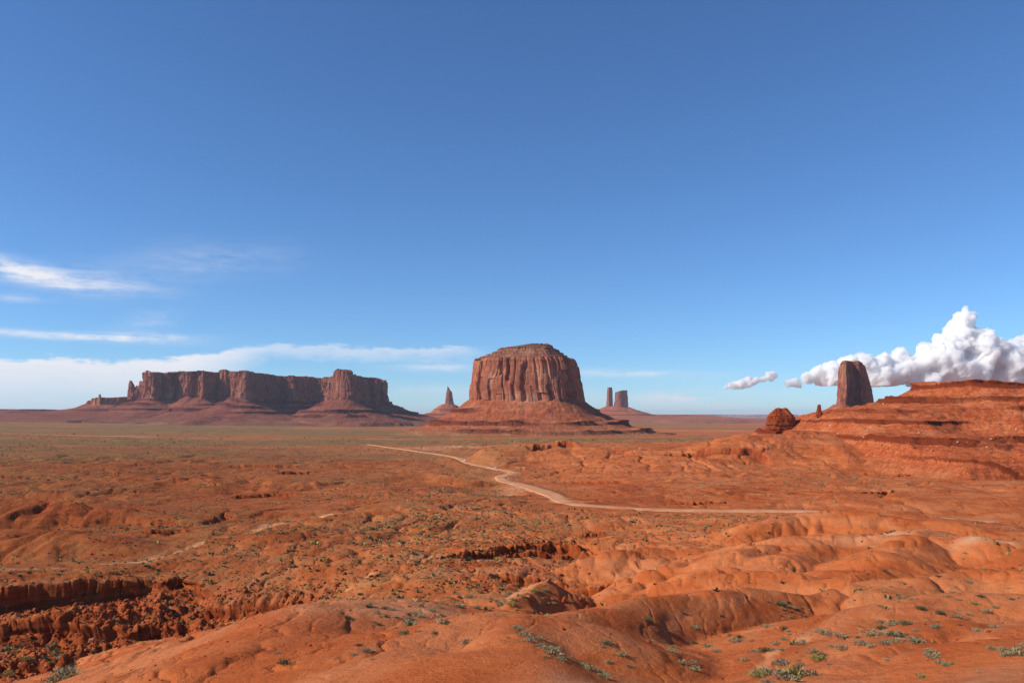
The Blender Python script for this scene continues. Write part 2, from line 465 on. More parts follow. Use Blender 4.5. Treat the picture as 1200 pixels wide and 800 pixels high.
def Hraw(x, y, masks=False):
    x = np.asarray(x, float); y = np.asarray(y, float)
    shp = x.shape
    x = x.ravel(); y = y.ravel()
    r = np.hypot(x, y)
    z = base(x, y)
    rock = np.zeros(x.shape)
    tha = np.arctan2(x, y)
    rt = sst(0.0, 0.10, tha)
    z -= 2.6 * rt * sst(85, 125, r) * (1 - sst(300, 370, r)) + 1.4 * rt * sst(50, 75, r) * (1 - sst(85, 125, r))
    z -= 3.0 * rt * sst(480, 560, r) * (1 - sst(760, 900, r)) + 2.0 * (1 - rt) * sst(260, 330, r) * (1 - sst(700, 900, r))
    # ridges
    for pts, sl_b, sl_f, rd in RIDGES:
        hmax = 42
        pad = hmax / min(sl_b, sl_f) + 10
        m = near(x, y, pts, pad)
        if not m.any():
            continue
        xm = x[m]; ym = y[m]
        wx = xm + 0.10 * rd * 4 * vn(xm / (rd * 4), ym / (rd * 4), 31); wy = ym + 0.10 * rd * 4 * vn(xm / (rd * 4), ym / (rd * 4), 37)
        zr = np.full(xm.shape, -1e3); A0 = 0.0
        for q in range(len(pts) - 1):
            (ax, ay, az_), (bx, by, bz_) = pts[q], pts[q + 1]
            dx, dy = bx - ax, by - ay
            l = math.hypot(dx, dy)
            t = np.clip(((wx - ax) * dx + (wy - ay) * dy) / (l * l), 0, 1)
            d = np.hypot(wx - ax - t * dx, wy - ay - t * dy) + 1e-6
            sp = np.clip(((wx - ax) * dy - (wy - ay) * dx) / l / d, -1, 1)
            sl = 0.5 * (sl_f + sl_b) + 0.5 * (sl_f - sl_b) * sp
            ar = A0 + t * l
            A0 += l
            fl = 1 + 0.20 * vn(ar / (rd * 1.8 + 1), d / 40.0, 5) * sst(0, 12, d)     # rills running down the flanks
            zq = az_ + t * (bz_ - az_) - sl * fl * (np.sqrt(d * d + rd * rd) - rd)
            kk = 0.15 + rd * 0.15
            hh = np.clip(0.5 + 0.5 * (zq - zr) / kk, 0, 1)
            zr = zr * (1 - hh) + zq * hh + kk * hh * (1 - hh) * 0.5
        k = 0.2 + rd * 0.12
        hh = np.clip(0.5 + 0.5 * (zr - z[m]) / k, 0, 1)
        z[m] = z[m] * (1 - hh) + zr * hh + k * hh * (1 - hh) * 0.5
    # undulation and erosion, coarse to fine
    def band(lam, amp, r0, r1, f0=1.25, s=0, kind='r'):
        w = sst(r0, r0 * f0, r) * (1 - sst(r1, r1 * 1.8, r)) * amp
        m = w > 0.002 * amp
        if m.any():
            xm = x[m] + 0.35 * lam * vn(x[m] / lam * 0.7, y[m] / lam * 0.7, s + 50)
            ym = y[m] + 0.35 * lam * vn(x[m] / lam * 0.7, y[m] / lam * 0.7, s + 60)
            f = (ridged if kind == 'r' else fbm)(xm / lam, ym / lam, 2, s)
            z[m] += f * w[m]
    patch = np.clip(0.65 + 0.9 * fbm(x / 260.0, y / 260.0, 2, 71), 0.15, 1.5)
    z0 = z.copy()
    band(900, 3.0, 2600, 60000, s=1, kind='f')
    band(260, 2.2, 1300, 9000, s=2, kind='f')
    band(120, 1.8, 330, 3000, s=3)
    band(45, 1.9, 480, 1500, s=4)
    band(45, 1.0, 250, 300, s=4)
    band(17, 0.75, 470, 900, s=5)
    band(17, 0.45, 110, 300, s=5)
    def cut(lam, amp, r0, r1, s):
        w = sst(r0, r0 * 1.25, r) * (1 - sst(r1, r1 * 1.6, r)) * amp
        m = w > 0.01 * amp
        if m.any():
            xm = x[m] + 0.5 * lam * vn(x[m] / lam * 0.6, y[m] / lam * 0.6, s + 50) + 0.12 * lam * vn(x[m] / lam * 3, y[m] / lam * 3, s + 51)
            ym = y[m] + 0.5 * lam * vn(x[m] / lam * 0.6, y[m] / lam * 0.6, s + 60)
            q = np.abs(vn(xm / lam, ym / (lam * 1.7), s))
            z[m] -= w[m] * np.clip(1 - q * 3.2, 0, 1) ** 1.5
            q2 = np.abs(vn(xm / lam * 2.7, ym / (lam * 0.8), s + 5))
            z[m] -= 0.4 * w[m] * np.clip(1 - q2 * 2.6, 0, 1) ** 1.5
    cut(30, 2.4, 480, 1300, 201)
    cut(24, 1.5, 210, 420, 211)
    cut(11, 0.8, 90, 230, 221)
    cut(6.5, 0.40, 110, 300, 225)
    cut(5, 0.24, 45, 140, 231)
    cut(2.4, 0.05, 40, 110, 233)
    right = sst(-0.02, 0.12, np.arctan2(x, y))
    zz_ = z.copy()
    band(48, 1.5, 120, 210, s=12)
    band(19, 0.6, 90, 230, s=13)
    z = zz_ + (z - zz_) * (0.45 + 0.75 * right)
    band(22, 0.35, 40, 120, s=8, kind='f')
    band(7, 0.14, 60, 420, s=6)
    band(2.6, 0.05, 20, 200, s=7, kind='f')
    band(0.9, 0.02, 5, 90, s=9, kind='f')
    z = z0 + (z - z0) * np.where(r > 240, patch, 1.0)
    # flat-lying beds stand out as little steps in patches of the middle ground
    tm = sst(260, 380, r) * (1 - sst(1500, 2200, r)) * sst(0.0, 0.35, fbm(x / 150.0, y / 110.0, 3, 81))
    for st, off in ((4.2, 0.0), (2.6, 1.1)):
        ph = (z + off + 0.5 * vn(x / 60, y / 60, 83)) / st
        fr = ph - np.floor(ph)
        tz = (np.floor(ph) + np.where(fr < 0.72, fr * 0.55, 0.396 + (fr - 0.72) / 0.28 * 0.604)) * st - off - 0.5 * vn(x / 60, y / 60, 83)
        z = z + (tz - z) * tm * 0.6
        rock = np.maximum(rock, tm * sst(0.70, 0.8, fr) * 0.7)
    # ledges; their rims lean out over the step (DX, DY)
    DX = np.zeros(x.shape); DY = np.zeros(x.shape)
    for pts, h, L0, bl in LEDGES:
        m = near(x, y, pts, L0 * 2.5 + 5)
        if not m.any():
            continue
        xm = x[m]; ym = y[m]
        d, side, arc, hz, L, NX, NY = seg_dist(xm, ym, pts, True)
        s = d * side
        blk = vn(np.floor(arc / bl + 0.6 * vn(arc / bl * 0.4, 0 * arc, 3)) * 7.3, 0 * arc, 12)
        s = s + blk * bl * 0.62 + 0.5 * bl * fbm(arc / (bl * 2.2), d * 0.05, 3, 14) + 0.6 * bl * vn(arc / (bl * 6), 0 * arc, 19)
        endt = sst(0, 0.10, arc / L) * (1 - sst(0.90, 1.0, arc / L)) * (1 - sst(0, 1, (d - 3.2 * np.abs(s) - L0) / L0))
        hv = h * (0.72 + 0.5 * vn(arc / (bl * 3.5), 0 * arc, 23)) * endt
        w = 0.0032 * ym + 0.25
        # a crisp step, a second little one below it, then rubble slope running out
        step = 0.72 * sst(-0.2, w, s) + 0.28 * sst(w + bl * 0.5, 2 * w + bl * 0.5, s + 0.5 * bl * vn(arc / bl, 0 * arc, 29))
        run = 1 - sst(L0 * 0.35, L0, s)
        lift = 0.30 * hv * (1 - sst(0, L0 * 0.6, -s)) * (s < 0.0)
        z[m] += lift * 1.0 - (hv * step * 0.95 - 0.30 * hv * (s >= 0.0) * (1 - step)) * run
        ov = (0.42 * h + 0.0022 * ym) * endt * (0.75 + 0.5 * vn(arc / bl, 0 * arc, 47))
        g = ov * sst(-2.5 * ov - 0.1, 0.0, s) * (1 - sst(0.15 * w, 0.6 * w, s))
        DX[m] += NX * g; DY[m] += NY * g
        rub = sst(0, 1.0, s) * run
        z[m] += rub * 0.05 * h * ridged(xm / (bl * 0.8), ym / (bl * 0.8), 2, 33)
        rk = np.clip(sst(-0.6, 0.0, s) * (1 - sst(L0 * 0.3, L0 * 0.9, s)) * endt, 0, 1)
        rock[m] = np.maximum(rock[m], rk)
    # broken, bouldery ground
    for (px, py, D), rad, amp in ROUGH:
        q = P(px, py, D)
        g = np.exp(-((x - q[0]) ** 2 + (y - q[1]) ** 2) / rad ** 2)
        m = g > 0.03
        if not m.any():
            continue
        nz = ridged(x[m] / (2.2 + 0.02 * D), y[m] / (2.2 + 0.02 * D), 3, 61) + 0.5 * vn(x[m] / 1.3, y[m] / 1.3, 67)
        gm = g[m] * np.clip(0.6 + 1.4 * fbm(x[m] / 14, y[m] / 14, 2, 63), 0, 1.3)
        z[m] += amp * gm * (nz - 0.3)
        rock[m] = np.maximum(rock[m], np.clip(gm * 0.9, 0, 0.85))
    # washes cut slightly into the floor
    sand = np.zeros(x.shape)
    for wi, (pts, wd) in enumerate(WASHW):
        m = near(x, y, pts, wd * 5)
        if not m.any():
            continue
        xm = x[m] + wd * 0.8 * vn(x[m] / 14, y[m] / 14, 41); ym = y[m] + wd * 0.8 * vn(x[m] / 14, y[m] / 14, 43)
        d, side, arc, hz, L = seg_dist(xm, ym, pts)
        e = sst(0, 0.05, arc / L) * (1 - sst(0.93, 1, arc / L))
        g = (1 - sst(wd * 0.5, wd * 1.5, d)) * e
        z[m] -= g * min(0.6, wd * 0.2)
        sand[m] = np.maximum(sand[m], g * np.clip((0.70, 0.40, 0.42)[wi] + 0.9 * fbm(xm / 9, ym / 9, 3, 141), 0, 0.85))
    # the road is graded
    m = near(x, y, roadC, 40)
    if m.any():
        d, side, arc, hz, L = seg_dist(x[m], y[m], [tuple(p) for p in roadC])
        k = 1 - sst(6.5, 22, d)
        z[m] = z[m] * (1 - k) + hz * k
        sand[m] = np.maximum(sand[m], (1 - sst(5, 11, d)) * 0.55)
    if masks:
        return z.reshape(shp), rock.reshape(shp), sand.reshape(shp), DX.reshape(shp), DY.reshape(shp)
    return z.reshape(shp)


# ------------------------------------------------------------------ mesh helpers
def mesh_from(name, verts, faces, mat, parent=None, attrs=None, smooth=True):
    me = bpy.data.meshes.new(name)
    verts = np.ascontiguousarray(verts, dtype=np.float32)
    if isinstance(faces, np.ndarray):
        n, k = faces.shape
        me.vertices.add(len(verts)); me.vertices.foreach_set('co', verts.ravel())
        me.loops.add(n * k); me.loops.foreach_set('vertex_index', faces.astype(np.int32).ravel())
        me.polygons.add(n); me.polygons.foreach_set('loop_start', np.arange(0, n * k, k, dtype=np.int32))
        me.update(calc_edges=True)
    else:
        me.from_pydata([tuple(v) for v in verts], [], faces)
    if smooth:
        me.polygons.foreach_set('use_smooth', np.ones(len(me.polygons), dtype=bool))
    for k, v in (attrs or {}).items():
        a = me.attributes.new(k, 'FLOAT', 'POINT')
        a.data.foreach_set('value', np.ascontiguousarray(v, dtype=np.float32).ravel())
    for mm in (mat if isinstance(mat, (list, tuple)) else [mat]):
        me.materials.append(mm)
    me.validate()
    o = bpy.data.objects.new(name, me)
    COL.objects.link(o)
    if parent:
        o.parent = parent
    return o


def grid_faces(nr, nc, wrap=False):
    i = np.arange(nr - 1)[:, None]; j = np.arange(nc if wrap else nc - 1)[None, :]
    j1 = (j + 1) % nc
    a = i * nc + j; b = i * nc + j1; c = (i + 1) * nc + j1; d = (i + 1) * nc + j
    return np.stack([a, b, c, d], -1).reshape(-1, 4)


def tag(o, label=None, cat=None, group=None, kind=None):
    if label: o['label'] = label
    if cat: o['category'] = cat
    if group: o['group'] = group
    if kind: o['kind'] = kind
    return o


def empty(name, loc, label, cat, group=None, rz=0.0):
    o = bpy.data.objects.new(name, None)
    COL.objects.link(o)
    o.location = loc; o.rotation_euler = (0, 0, rz)
    o.empty_display_size = 0.5
    return tag(o, label, cat, group)


# ------------------------------------------------------------------ materials
def new_mat(name, rough=0.95):
    m = bpy.data.materials.new(name)
    m.use_nodes = True
    t = m.node_tree
    b = t.nodes['Principled BSDF']
    b.inputs['Roughness'].default_value = rough
    b.inputs['Specular IOR Level'].default_value = 0.04
    return m, t, b


def tnoise(t, vec, scale, detail=5.0, rough=0.6, dist=0.0):
    return N(t, 'ShaderNodeTexNoise', inp={'Vector': vec, 'Scale': scale, 'Detail': detail, 'Roughness': rough, 'Distortion': dist}).outputs[0]


def scaled(t, vec, s):
    return N(t, 'ShaderNodeMapping', inp={'Vector': vec, 'Scale': s}).outputs[0]


def attr(t, n):
    return N(t, 'ShaderNodeAttribute', attribute_name=n).outputs['Fac']


def ground_material():
    m, t, b = new_mat('red_earth')
    co = N(t, 'ShaderNodeNewGeometry').outputs['Position']
    veg = attr(t, 'veg'); sand = attr(t, 'sand'); rock = attr(t, 'rock'); far = attr(t, 'far'); pale = attr(t, 'pale')
    nbig = tnoise(t, co, 0.012, 4); nmid = tnoise(t, co, 0.09, 5); nfine = tnoise(t, co, 1.1, 5, 0.7); nfiner = tnoise(t, co, 7.0, 4, 0.7)
    nst = tnoise(t, scaled(t, co, (0.010, 0.03, 0.35)), 1.0, 5, 0.65)
    c = MIX(t, SS(t, nmid, 0.41, 0.60), (0.42, 0.097, 0.025), (0.53, 0.150, 0.045))
    c = MIX(t, M(t, 'MULTIPLY', SS(t, nbig, 0.42, 0.64), 0.55), c, (0.36, 0.073, 0.018))
    c = MIX(t, M(t, 'MULTIPLY', SS(t, nst, 0.46, 0.62), 0.45), c, (0.56, 0.215, 0.090))
    c = MIX(t, M(t, 'MULTIPLY', SS(t, nfine, 0.45, 0.75), 0.30), c, (0.30, 0.058, 0.012))
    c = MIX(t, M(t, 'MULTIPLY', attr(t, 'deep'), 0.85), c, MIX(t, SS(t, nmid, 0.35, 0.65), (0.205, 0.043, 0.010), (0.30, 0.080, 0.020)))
    # pale pinkish-grey clay patches
    c = MIX(t, pale, c, (0.58, 0.33, 0.18))
    c = MIX(t, M(t, 'MULTIPLY', sand, SS(t, nmid, 0.2, 0.5)), c, (0.62, 0.29, 0.13))
    # bare rock: deeper red, bedded; colour also darkened for shade on ledge rims
    sepz = N(t, 'ShaderNodeSeparateXYZ', inp={0: co}).outputs[2]
    bed = tnoise(t, scaled(t, co, (0.03, 0.03, 2.2)), 1.0, 4, 0.7)
    rc = MIX(t, SS(t, bed, 0.35, 0.65), (0.20, 0.030, 0.008), (0.36, 0.075, 0.018))
    c = MIX(t, M(t, 'MULTIPLY', rock, 0.95), c, rc)
    # low dry plants too small to model: olive, yellowish
    vg = M(t, 'ADD', nfine, M(t, 'MULTIPLY', nmid, 0.6))
    speck = SS(t, vg, 0.72, 0.98)
    vm = M(t, 'MULTIPLY', veg, M(t, 'ADD', M(t, 'MULTIPLY', speck, M(t, 'SUBTRACT', 1.0, far)), M(t, 'MULTIPLY', far, 0.85)), clamp=True)
    nyel = tnoise(t, co, 0.03, 3)
    vc = MIX(t, SS(t, nyel, 0.4, 0.62), (0.225, 0.140, 0.050), (0.122, 0.112, 0.048))
    c = MIX(t, vm, c, vc)
    # desert shrubs on the plain as dark dots
    vor = N(t, 'ShaderNodeTexVoronoi', inp={'Vector': co, 'Scale': 0.06}).outputs['Distance']
    dots = M(t, 'MULTIPLY', M(t, 'MULTIPLY', M(t, 'SUBTRACT', 1.0, SS(t, vor, 0.16, 0.30)), far), veg)
    c = MIX(t, M(t, 'MULTIPLY', dots, 0.7), c, (0.07, 0.075, 0.035))
    # grit: small dark and light stones
    vg2 = N(t, 'ShaderNodeTexVoronoi', inp={'Vector': co, 'Scale': 2.1})
    gr = M(t, 'MULTIPLY', M(t, 'SUBTRACT', 1.0, SS(t, vg2.outputs['Distance'], 0.08, 0.22)), SS(t, tnoise(t, co, 0.25, 3), 0.38, 0.62))
    c = MIX(t, M(t, 'MULTIPLY', gr, 0.6), c, (0.20, 0.045, 0.014))
    c = MIX(t, M(t, 'MULTIPLY', SS(t, nfiner, 0.50, 0.75), 0.35), c, (0.25, 0.055, 0.014))
    c = MIX(t, M(t, 'MULTIPLY', SS(t, nfiner, 0.50, 0.28), 0.25), c, (0.62, 0.25, 0.10))
    # pebbles
    v2 = N(t, 'ShaderNodeTexVoronoi', inp={'Vector': co, 'Scale': 5.0})
    peb = M(t, 'MULTIPLY', M(t, 'SUBTRACT', 1.0, SS(t, v2.outputs['Distance'], 0.10, 0.2)), SS(t, nbig, 0.40, 0.6))
    c = MIX(t, M(t, 'MULTIPLY', peb, 0.5), c, (0.56, 0.33, 0.22))
    t.links.new(c, b.inputs['Base Color'])
    h = M(t, 'ADD', M(t, 'ADD', M(t, 'MULTIPLY', nfine, 0.6), M(t, 'MULTIPLY', tnoise(t, co, 3.2, 5, 0.75), 0.30)), M(t, 'MULTIPLY', nfiner, 0.14))
    bp = N(t, 'ShaderNodeBump', inp={'Height': h, 'Strength': 0.9, 'Distance': 0.45})
    h2 = M(t, 'MULTIPLY', M(t, 'MULTIPLY', tnoise(t, co, 0.22, 6, 0.65), 4.0), M(t, 'ADD', 0.12, M(t, 'MULTIPLY', sst_far(t, co), 1.0)))
    bp2 = N(t, 'ShaderNodeBump', inp={'Height': h2, 'Strength': 0.55, 'Distance': 1.0, 'Normal': bp.outputs[0]})
    t.links.new(bp2.outputs[0], b.inputs['Normal'])
    return m


def sst_far(t, co):
    # rougher, rockier surface out in the valley (a property of place, measured from the viewpoint hill at the origin)
    l = N(t, 'ShaderNodeVectorMath', operation='LENGTH', inp={0: co}).outputs['Value']
    return SS(t, l, 180.0, 500.0)


def rock_material(name, lit=(0.42, 0.145, 0.070), dark=(0.27, 0.080, 0.042), pale=(0.52, 0.27, 0.16), sc=1.0, streak=1.0, bedded=0.0, tint=None, green=0.0, talus=False):
    m, t, b = new_mat(name)
    co = N(t, 'ShaderNodeNewGeometry').outputs['Position']
    nb = tnoise(t, co, 0.012 * sc, 4)
    nm = tnoise(t, co, 0.07 * sc, 6, 0.65)
    nf = tnoise(t, co, 0.5 * sc, 5, 0.7)
    c = MIX(t, SS(t, nm, 0.35, 0.68), dark, lit)
    c = MIX(t, M(t, 'MULTIPLY', SS(t, nb, 0.48, 0.66), 0.45), c, pale)
    if streak > 0:
        st = tnoise(t, scaled(t, co, (0.085 * sc, 0.085 * sc, 0.006 * sc)), 1.0, 6, 0.65, 0.3)
        c = MIX(t, M(t, 'MULTIPLY', SS(t, st, 0.52, 0.68), 0.5 * streak), c, tuple(v * 0.55 for v in dark))
        c = MIX(t, M(t, 'MULTIPLY', SS(t, st, 0.44, 0.30), 0.40 * streak), c, pale)
    bd = tnoise(t, scaled(t, co, (0.004 * sc, 0.004 * sc, 0.16 * sc)), 1.0, 5, 0.7)
    if bedded > 0:
        c = MIX(t, M(t, 'MULTIPLY', SS(t, bd, 0.46, 0.55), bedded), c, tuple(v * 0.75 for v in dark))
        c = MIX(t, M(t, 'MULTIPLY', SS(t, bd, 0.58, 0.70), bedded * 0.6), c, pale)
    if talus:
        vo = N(t, 'ShaderNodeTexVoronoi', inp={'Vector': co, 'Scale': 0.16 * sc})
        c = MIX(t, M(t, 'MULTIPLY', M(t, 'SUBTRACT', 1.0, SS(t, vo.outputs['Distance'], 0.15, 0.30)), 0.75), c, pale)
        vo2 = N(t, 'ShaderNodeTexVoronoi', inp={'Vector': co, 'Scale': 0.09 * sc})
        c = MIX(t, M(t, 'MULTIPLY', M(t, 'SUBTRACT', 1.0, SS(t, vo2.outputs['Distance'], 0.12, 0.28)), 0.7), c, tuple(v * 0.6 for v in dark))
        rk = attr(t, 'rock')
        c = MIX(t, rk, c, tuple(v * 0.5 for v in dark))  # dark hard beds; shade of their undercut steps is painted in too
    if green > 0:
        gm = attr(t, 'veg')
        c = MIX(t, M(t, 'MULTIPLY', gm, SS(t, nf, 0.35, 0.6)), c, (0.22, 0.19, 0.09))
    t.links.new(c, b.inputs['Base Color'])
    hh = M(t, 'ADD', M(t, 'MULTIPLY', nm, 5.0 / sc), M(t, 'MULTIPLY', nf, 1.6 / sc))
    if bedded > 0:
        hh = M(t, 'ADD', hh, M(t, 'MULTIPLY', bd, 3.0 * bedded / sc))
    bp = N(t, 'ShaderNodeBump', inp={'Height': hh, 'Strength': 0.8, 'Distance': 1.0})
    t.links.new(bp.outputs[0], b.inputs['Normal'])
    return m


MG = ground_material()
M_CLIFF = rock_material('sandstone_cliff')
M_CAP = rock_material('bedded_caprock', lit=(0.38, 0.150, 0.078), dark=(0.19, 0.070, 0.040), pale=(0.48, 0.26, 0.15), streak=0, bedded=0.8)
M_TALUS = rock_material('shale_slope', lit=(0.41, 0.118, 0.046), dark=(0.28, 0.068, 0.026), pale=(0.50, 0.22, 0.11), streak=0, bedded=0.35, green=1.0, talus=True)
M_HILL = rock_material('red_layered_hill', lit=(0.49, 0.128, 0.042), dark=(0.31, 0.060, 0.018), pale=(0.56, 0.21, 0.09), sc=2.5, streak=0, bedded=0.38, green=0.6, talus=True)
M_OUT = rock_material('red_outcrop', lit=(0.38, 0.085, 0.022), dark=(0.20, 0.034, 0.009), pale=(0.50, 0.17, 0.06), sc=6, streak=0, bedded=0.7)
M_MESAT = rock_material('dusky_shale_slope', lit=(0.27, 0.082, 0.046), dark=(0.18, 0.048, 0.030), pale=(0.34, 0.15, 0.09), streak=0, bedded=0.55, green=0.6, talus=True)
M_MESAC = rock_material('dusky_cliff', lit=(0.36, 0.125, 0.068), dark=(0.20, 0.062, 0.040), pale=(0.46, 0.24, 0.15), sc=0.8, streak=1.2)
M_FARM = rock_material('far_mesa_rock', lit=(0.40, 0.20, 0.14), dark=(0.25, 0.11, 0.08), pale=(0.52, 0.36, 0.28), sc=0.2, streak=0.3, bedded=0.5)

# ------------------------------------------------------------------ ground sheet
def build_ground():
    th = np.concatenate([np.linspace(-math.pi, R(-60), 26)[:-1], np.linspace(R(-60), R(-34), 90)[:-1], np.linspace(R(-34), R(34), 1260), np.linspace(R(34), R(60), 90)[1:], np.linspace(R(60), math.pi, 26)[1:-1]])
    rr = np.concatenate([np.linspace(0.5, 24, 30)[:-1], np.exp(np.linspace(math.log(24), math.log(4600), 1150))[:-1], np.exp(np.linspace(math.log(4600), math.log(46000), 130))])
    X = rr[:, None] * np.sin(th)[None, :]; Y = rr[:, None] * np.cos(th)[None, :]
    Z = np.zeros_like(X); RK = np.zeros_like(X); SA = np.zeros_like(X); OX = np.zeros_like(X); OY = np.zeros_like(X)
    for i in range(0, len(rr), 100):
        Z[i:i + 100], RK[i:i + 100], SA[i:i + 100], OX[i:i + 100], OY[i:i + 100] = Hraw(X[i:i + 100], Y[i:i + 100], True)
    r = np.hypot(X, Y); thg = np.arctan2(X, Y)
    n1 = fbm(X / 90.0, Y / 90.0, 4, 101); n2 = fbm(X / 420.0, Y / 700.0, 4, 111); n3 = fbm(X / 1500.0, Y / 3000.0, 4, 117)
    # plant cover: none on the steep clay near the viewpoint, patches on the flats, a green-grey plain beyond
    veg = np.clip(0.25 + 1.3 * n1, 0, 1) * sst(110, 180, r) * (1 - sst(900, 1500, r)) * 0.8
    left = 1 - sst(-0.12, 0.16, thg)
    veg = veg * (0.35 + 0.75 * left)
    n4 = fbm(X / 500.0, Y / 90.0, 4, 113); n5 = fbm(X / 1600.0, Y / 260.0, 4, 119)
    gz = np.clip(0.45 + 1.6 * n2 + 1.0 * n4, 0, 1) * sst(450, 1300, r) * left * 0.9 + np.clip(0.62 + 1.1 * n3 + 1.5 * n5, 0, 1) * sst(1250, 1750, r)
    veg = np.clip(np.maximum(veg, gz), 0, 1)
    flats = [((430, 690, 190), 42, 0.9), ((330, 655, 240), 38, 0.7), ((500, 700, 150), 22, 0.9), ((640, 600, 330), 45, 0.8), ((560, 640, 250), 30, 0.6), ((700, 640, 240), 25, 0.5),
             ((850, 610, 330), 50, 0.6), ((160, 665, 240), 40, 0.5), ((470, 640, 260), 40, 0.6), ((1010, 735, 98), 14, 0.6)]
    for p, rad, a in flats:
        q = P(*p)
        veg = np.maximum(veg, a * np.exp(-((X - q[0]) ** 2 + (Y - q[1]) ** 2) / rad ** 2) * np.clip(0.7 + n1, 0, 1))
    lr = np.log(r)
    wob = 0.10 * fbm(X / 500.0, Y / 500.0, 3, 161)
    def belt(c_, w_): return np.exp(-((lr - math.log(c_) + wob) / w_) ** 2)
    redb = belt(2150, 0.14) * (1 - sst(-0.33, -0.2, thg)) + 0.8 * belt(1450, 0.08) * left + 0.6 * belt(4600, 0.12) + 0.8 * belt(3300, 0.10) * sst(0.1, 0.2, thg) + 0.7 * belt(6500, 0.1) * sst(0.1, 0.2, thg)
    redb = np.clip(redb * np.clip(0.7 + 1.6 * n4, 0, 1.3), 0, 1)
    veg = veg * (1 - 0.85 * redb)
    far = sst(420, 1300, r)
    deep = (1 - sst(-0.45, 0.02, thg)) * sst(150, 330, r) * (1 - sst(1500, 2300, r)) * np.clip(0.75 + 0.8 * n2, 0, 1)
    pale = np.zeros_like(X)
    for p, rx, ry, a in [((1040, 630, 180), 9, 3, 0.75), ((1150, 634, 165), 9, 3, 0.7), ((420, 725, 92), 9, 9, 0.35), ((480, 735, 90), 8, 8, 0.35), ((700, 660, 160), 4, 4, 0.3),
                         ((590, 690, 150), 7, 7, 0.4), ((1170, 780, 36), 4, 4, 0.35), ((690, 792, 38), 3, 4, 0.3), ((500, 655, 222), 7, 3, 0.7), ((610, 575, 590), 16, 40, 0.55),
                         ((220, 497, 3300), 700, 160, 0.25), ((60, 506, 2300), 500, 120, 0.35), ((440, 515, 1900), 120, 60, 0.3)]:
        q = P(*p)
        pale = np.maximum(pale, a * np.exp(-((X - q[0]) / rx) ** 2 - ((Y - q[1]) / ry) ** 2) * np.clip(0.9 + 1.2 * fbm(X / (rx * 0.6), Y / (rx * 0.6), 3, 131), 0, 1.3))
    pale = np.maximum(pale, np.clip(redb * (0.15 + 0.8 * fbm(X / 60.0, Y / 60.0, 3, 171)), 0, 0.6))
    veg *= 1 - 0.85 * sst(0.0, 0.08, thg) * (1 - sst(1150, 1500, r)) * sst(380, 520, r)
    veg *= (1 - np.clip(SA * 1.2, 0, 1)) * (1 - 0.8 * RK)
    f = grid_faces(len(rr), len(th), wrap=True)
    v = np.stack([X + OX, Y + OY, Z], -1).reshape(-1, 3)
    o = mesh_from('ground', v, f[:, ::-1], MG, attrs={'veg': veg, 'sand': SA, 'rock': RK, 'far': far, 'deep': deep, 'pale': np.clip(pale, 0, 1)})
    tag(o, kind='structure')
    return o


build_ground()


# ------------------------------------------------------------------ dirt road
def build_road():
    m, t, b = new_mat('road_dust')
    co = N(t, 'ShaderNodeNewGeometry').outputs['Position']
    c = MIX(t, SS(t, tnoise(t, co, 0.12, 5), 0.35, 0.65), (0.50, 0.200, 0.085), (0.58, 0.285, 0.15))
    t.links.new(c, b.inputs['Base Color'])
    pts = catmull(roadW, 40)
    d = np.gradient(pts[:, :2], axis=0); d /= np.linalg.norm(d, axis=1)[:, None]
    nrm = np.stack([d[:, 1], -d[:, 0]], -1)
    zc = np.interp(np.arange(len(pts)), np.linspace(0, len(pts) - 1, len(roadC)), roadC[:, 2])
    arc = np.r_[0, np.cumsum(np.linalg.norm(np.diff(pts[:, :2], axis=0), axis=1))]
    rows = []
    for k, u in enumerate((-1.25, -1, -0.5, 0, 0.5, 1, 1.25)):
        w = 4.4 - 1.4 * sst(800, 1200, pts[:, 1]) + 1.1 * vn(arc / 30, arc * 0 + k, 7) + 0.7 * vn(arc / 9, arc * 0 + k, 9) + 2.0 * np.exp(-((pts[:, 1] - 560) / 90.0) ** 2)
        q = pts[:, :2] + nrm * (u * w)[:, None]
        rr = np.hypot(q[:, 0], q[:, 1])
        lift = 0.12 + 0.00035 * rr - (0.9 if abs(u) > 1.1 else 0.0)
        rows.append(np.c_[q, zc + lift])
    v = np.stack(rows, 0)
    o = mesh_from('road', v.reshape(-1, 3), grid_faces(7, len(pts)), m)
    tag(o, kind='structure')


build_road()


# ------------------------------------------------------------------ cliffs and their slopes
def resample(poly, n, smooth=2):
    p = np.array(poly, float)
    for _ in range(smooth):
        q = np.roll(p, -1, 0)
        p = np.stack([0.75 * p + 0.25 * q, 0.25 * p + 0.75 * q], 1).reshape(-1, 2)
    c = np.vstack([p, p[:1]])
    s = np.r_[0, np.cumsum(np.linalg.norm(np.diff(c, axis=0), axis=1))]
    u = np.linspace(0, s[-1], n, endpoint=False)
    return np.c_[np.interp(u, s, c[:, 0]), np.interp(u, s, c[:, 1])], u, s[-1]


def closed_noise(u, L, lam, z, zl, seed, kind='f', o=3):
    """noise along a closed outline: sampled on a circle so that the ends meet"""
    n = L / lam / (2 * math.pi)
    a = 2 * math.pi * u / L
    x = np.cos(a) * n; y = np.sin(a) * n
    f = ridged if kind == 'r' else fbm
    return f(x[None, :] + z[:, None] * zl + 40, y[None, :] + z[:, None] * zl * 0.6 + 40, o, seed)


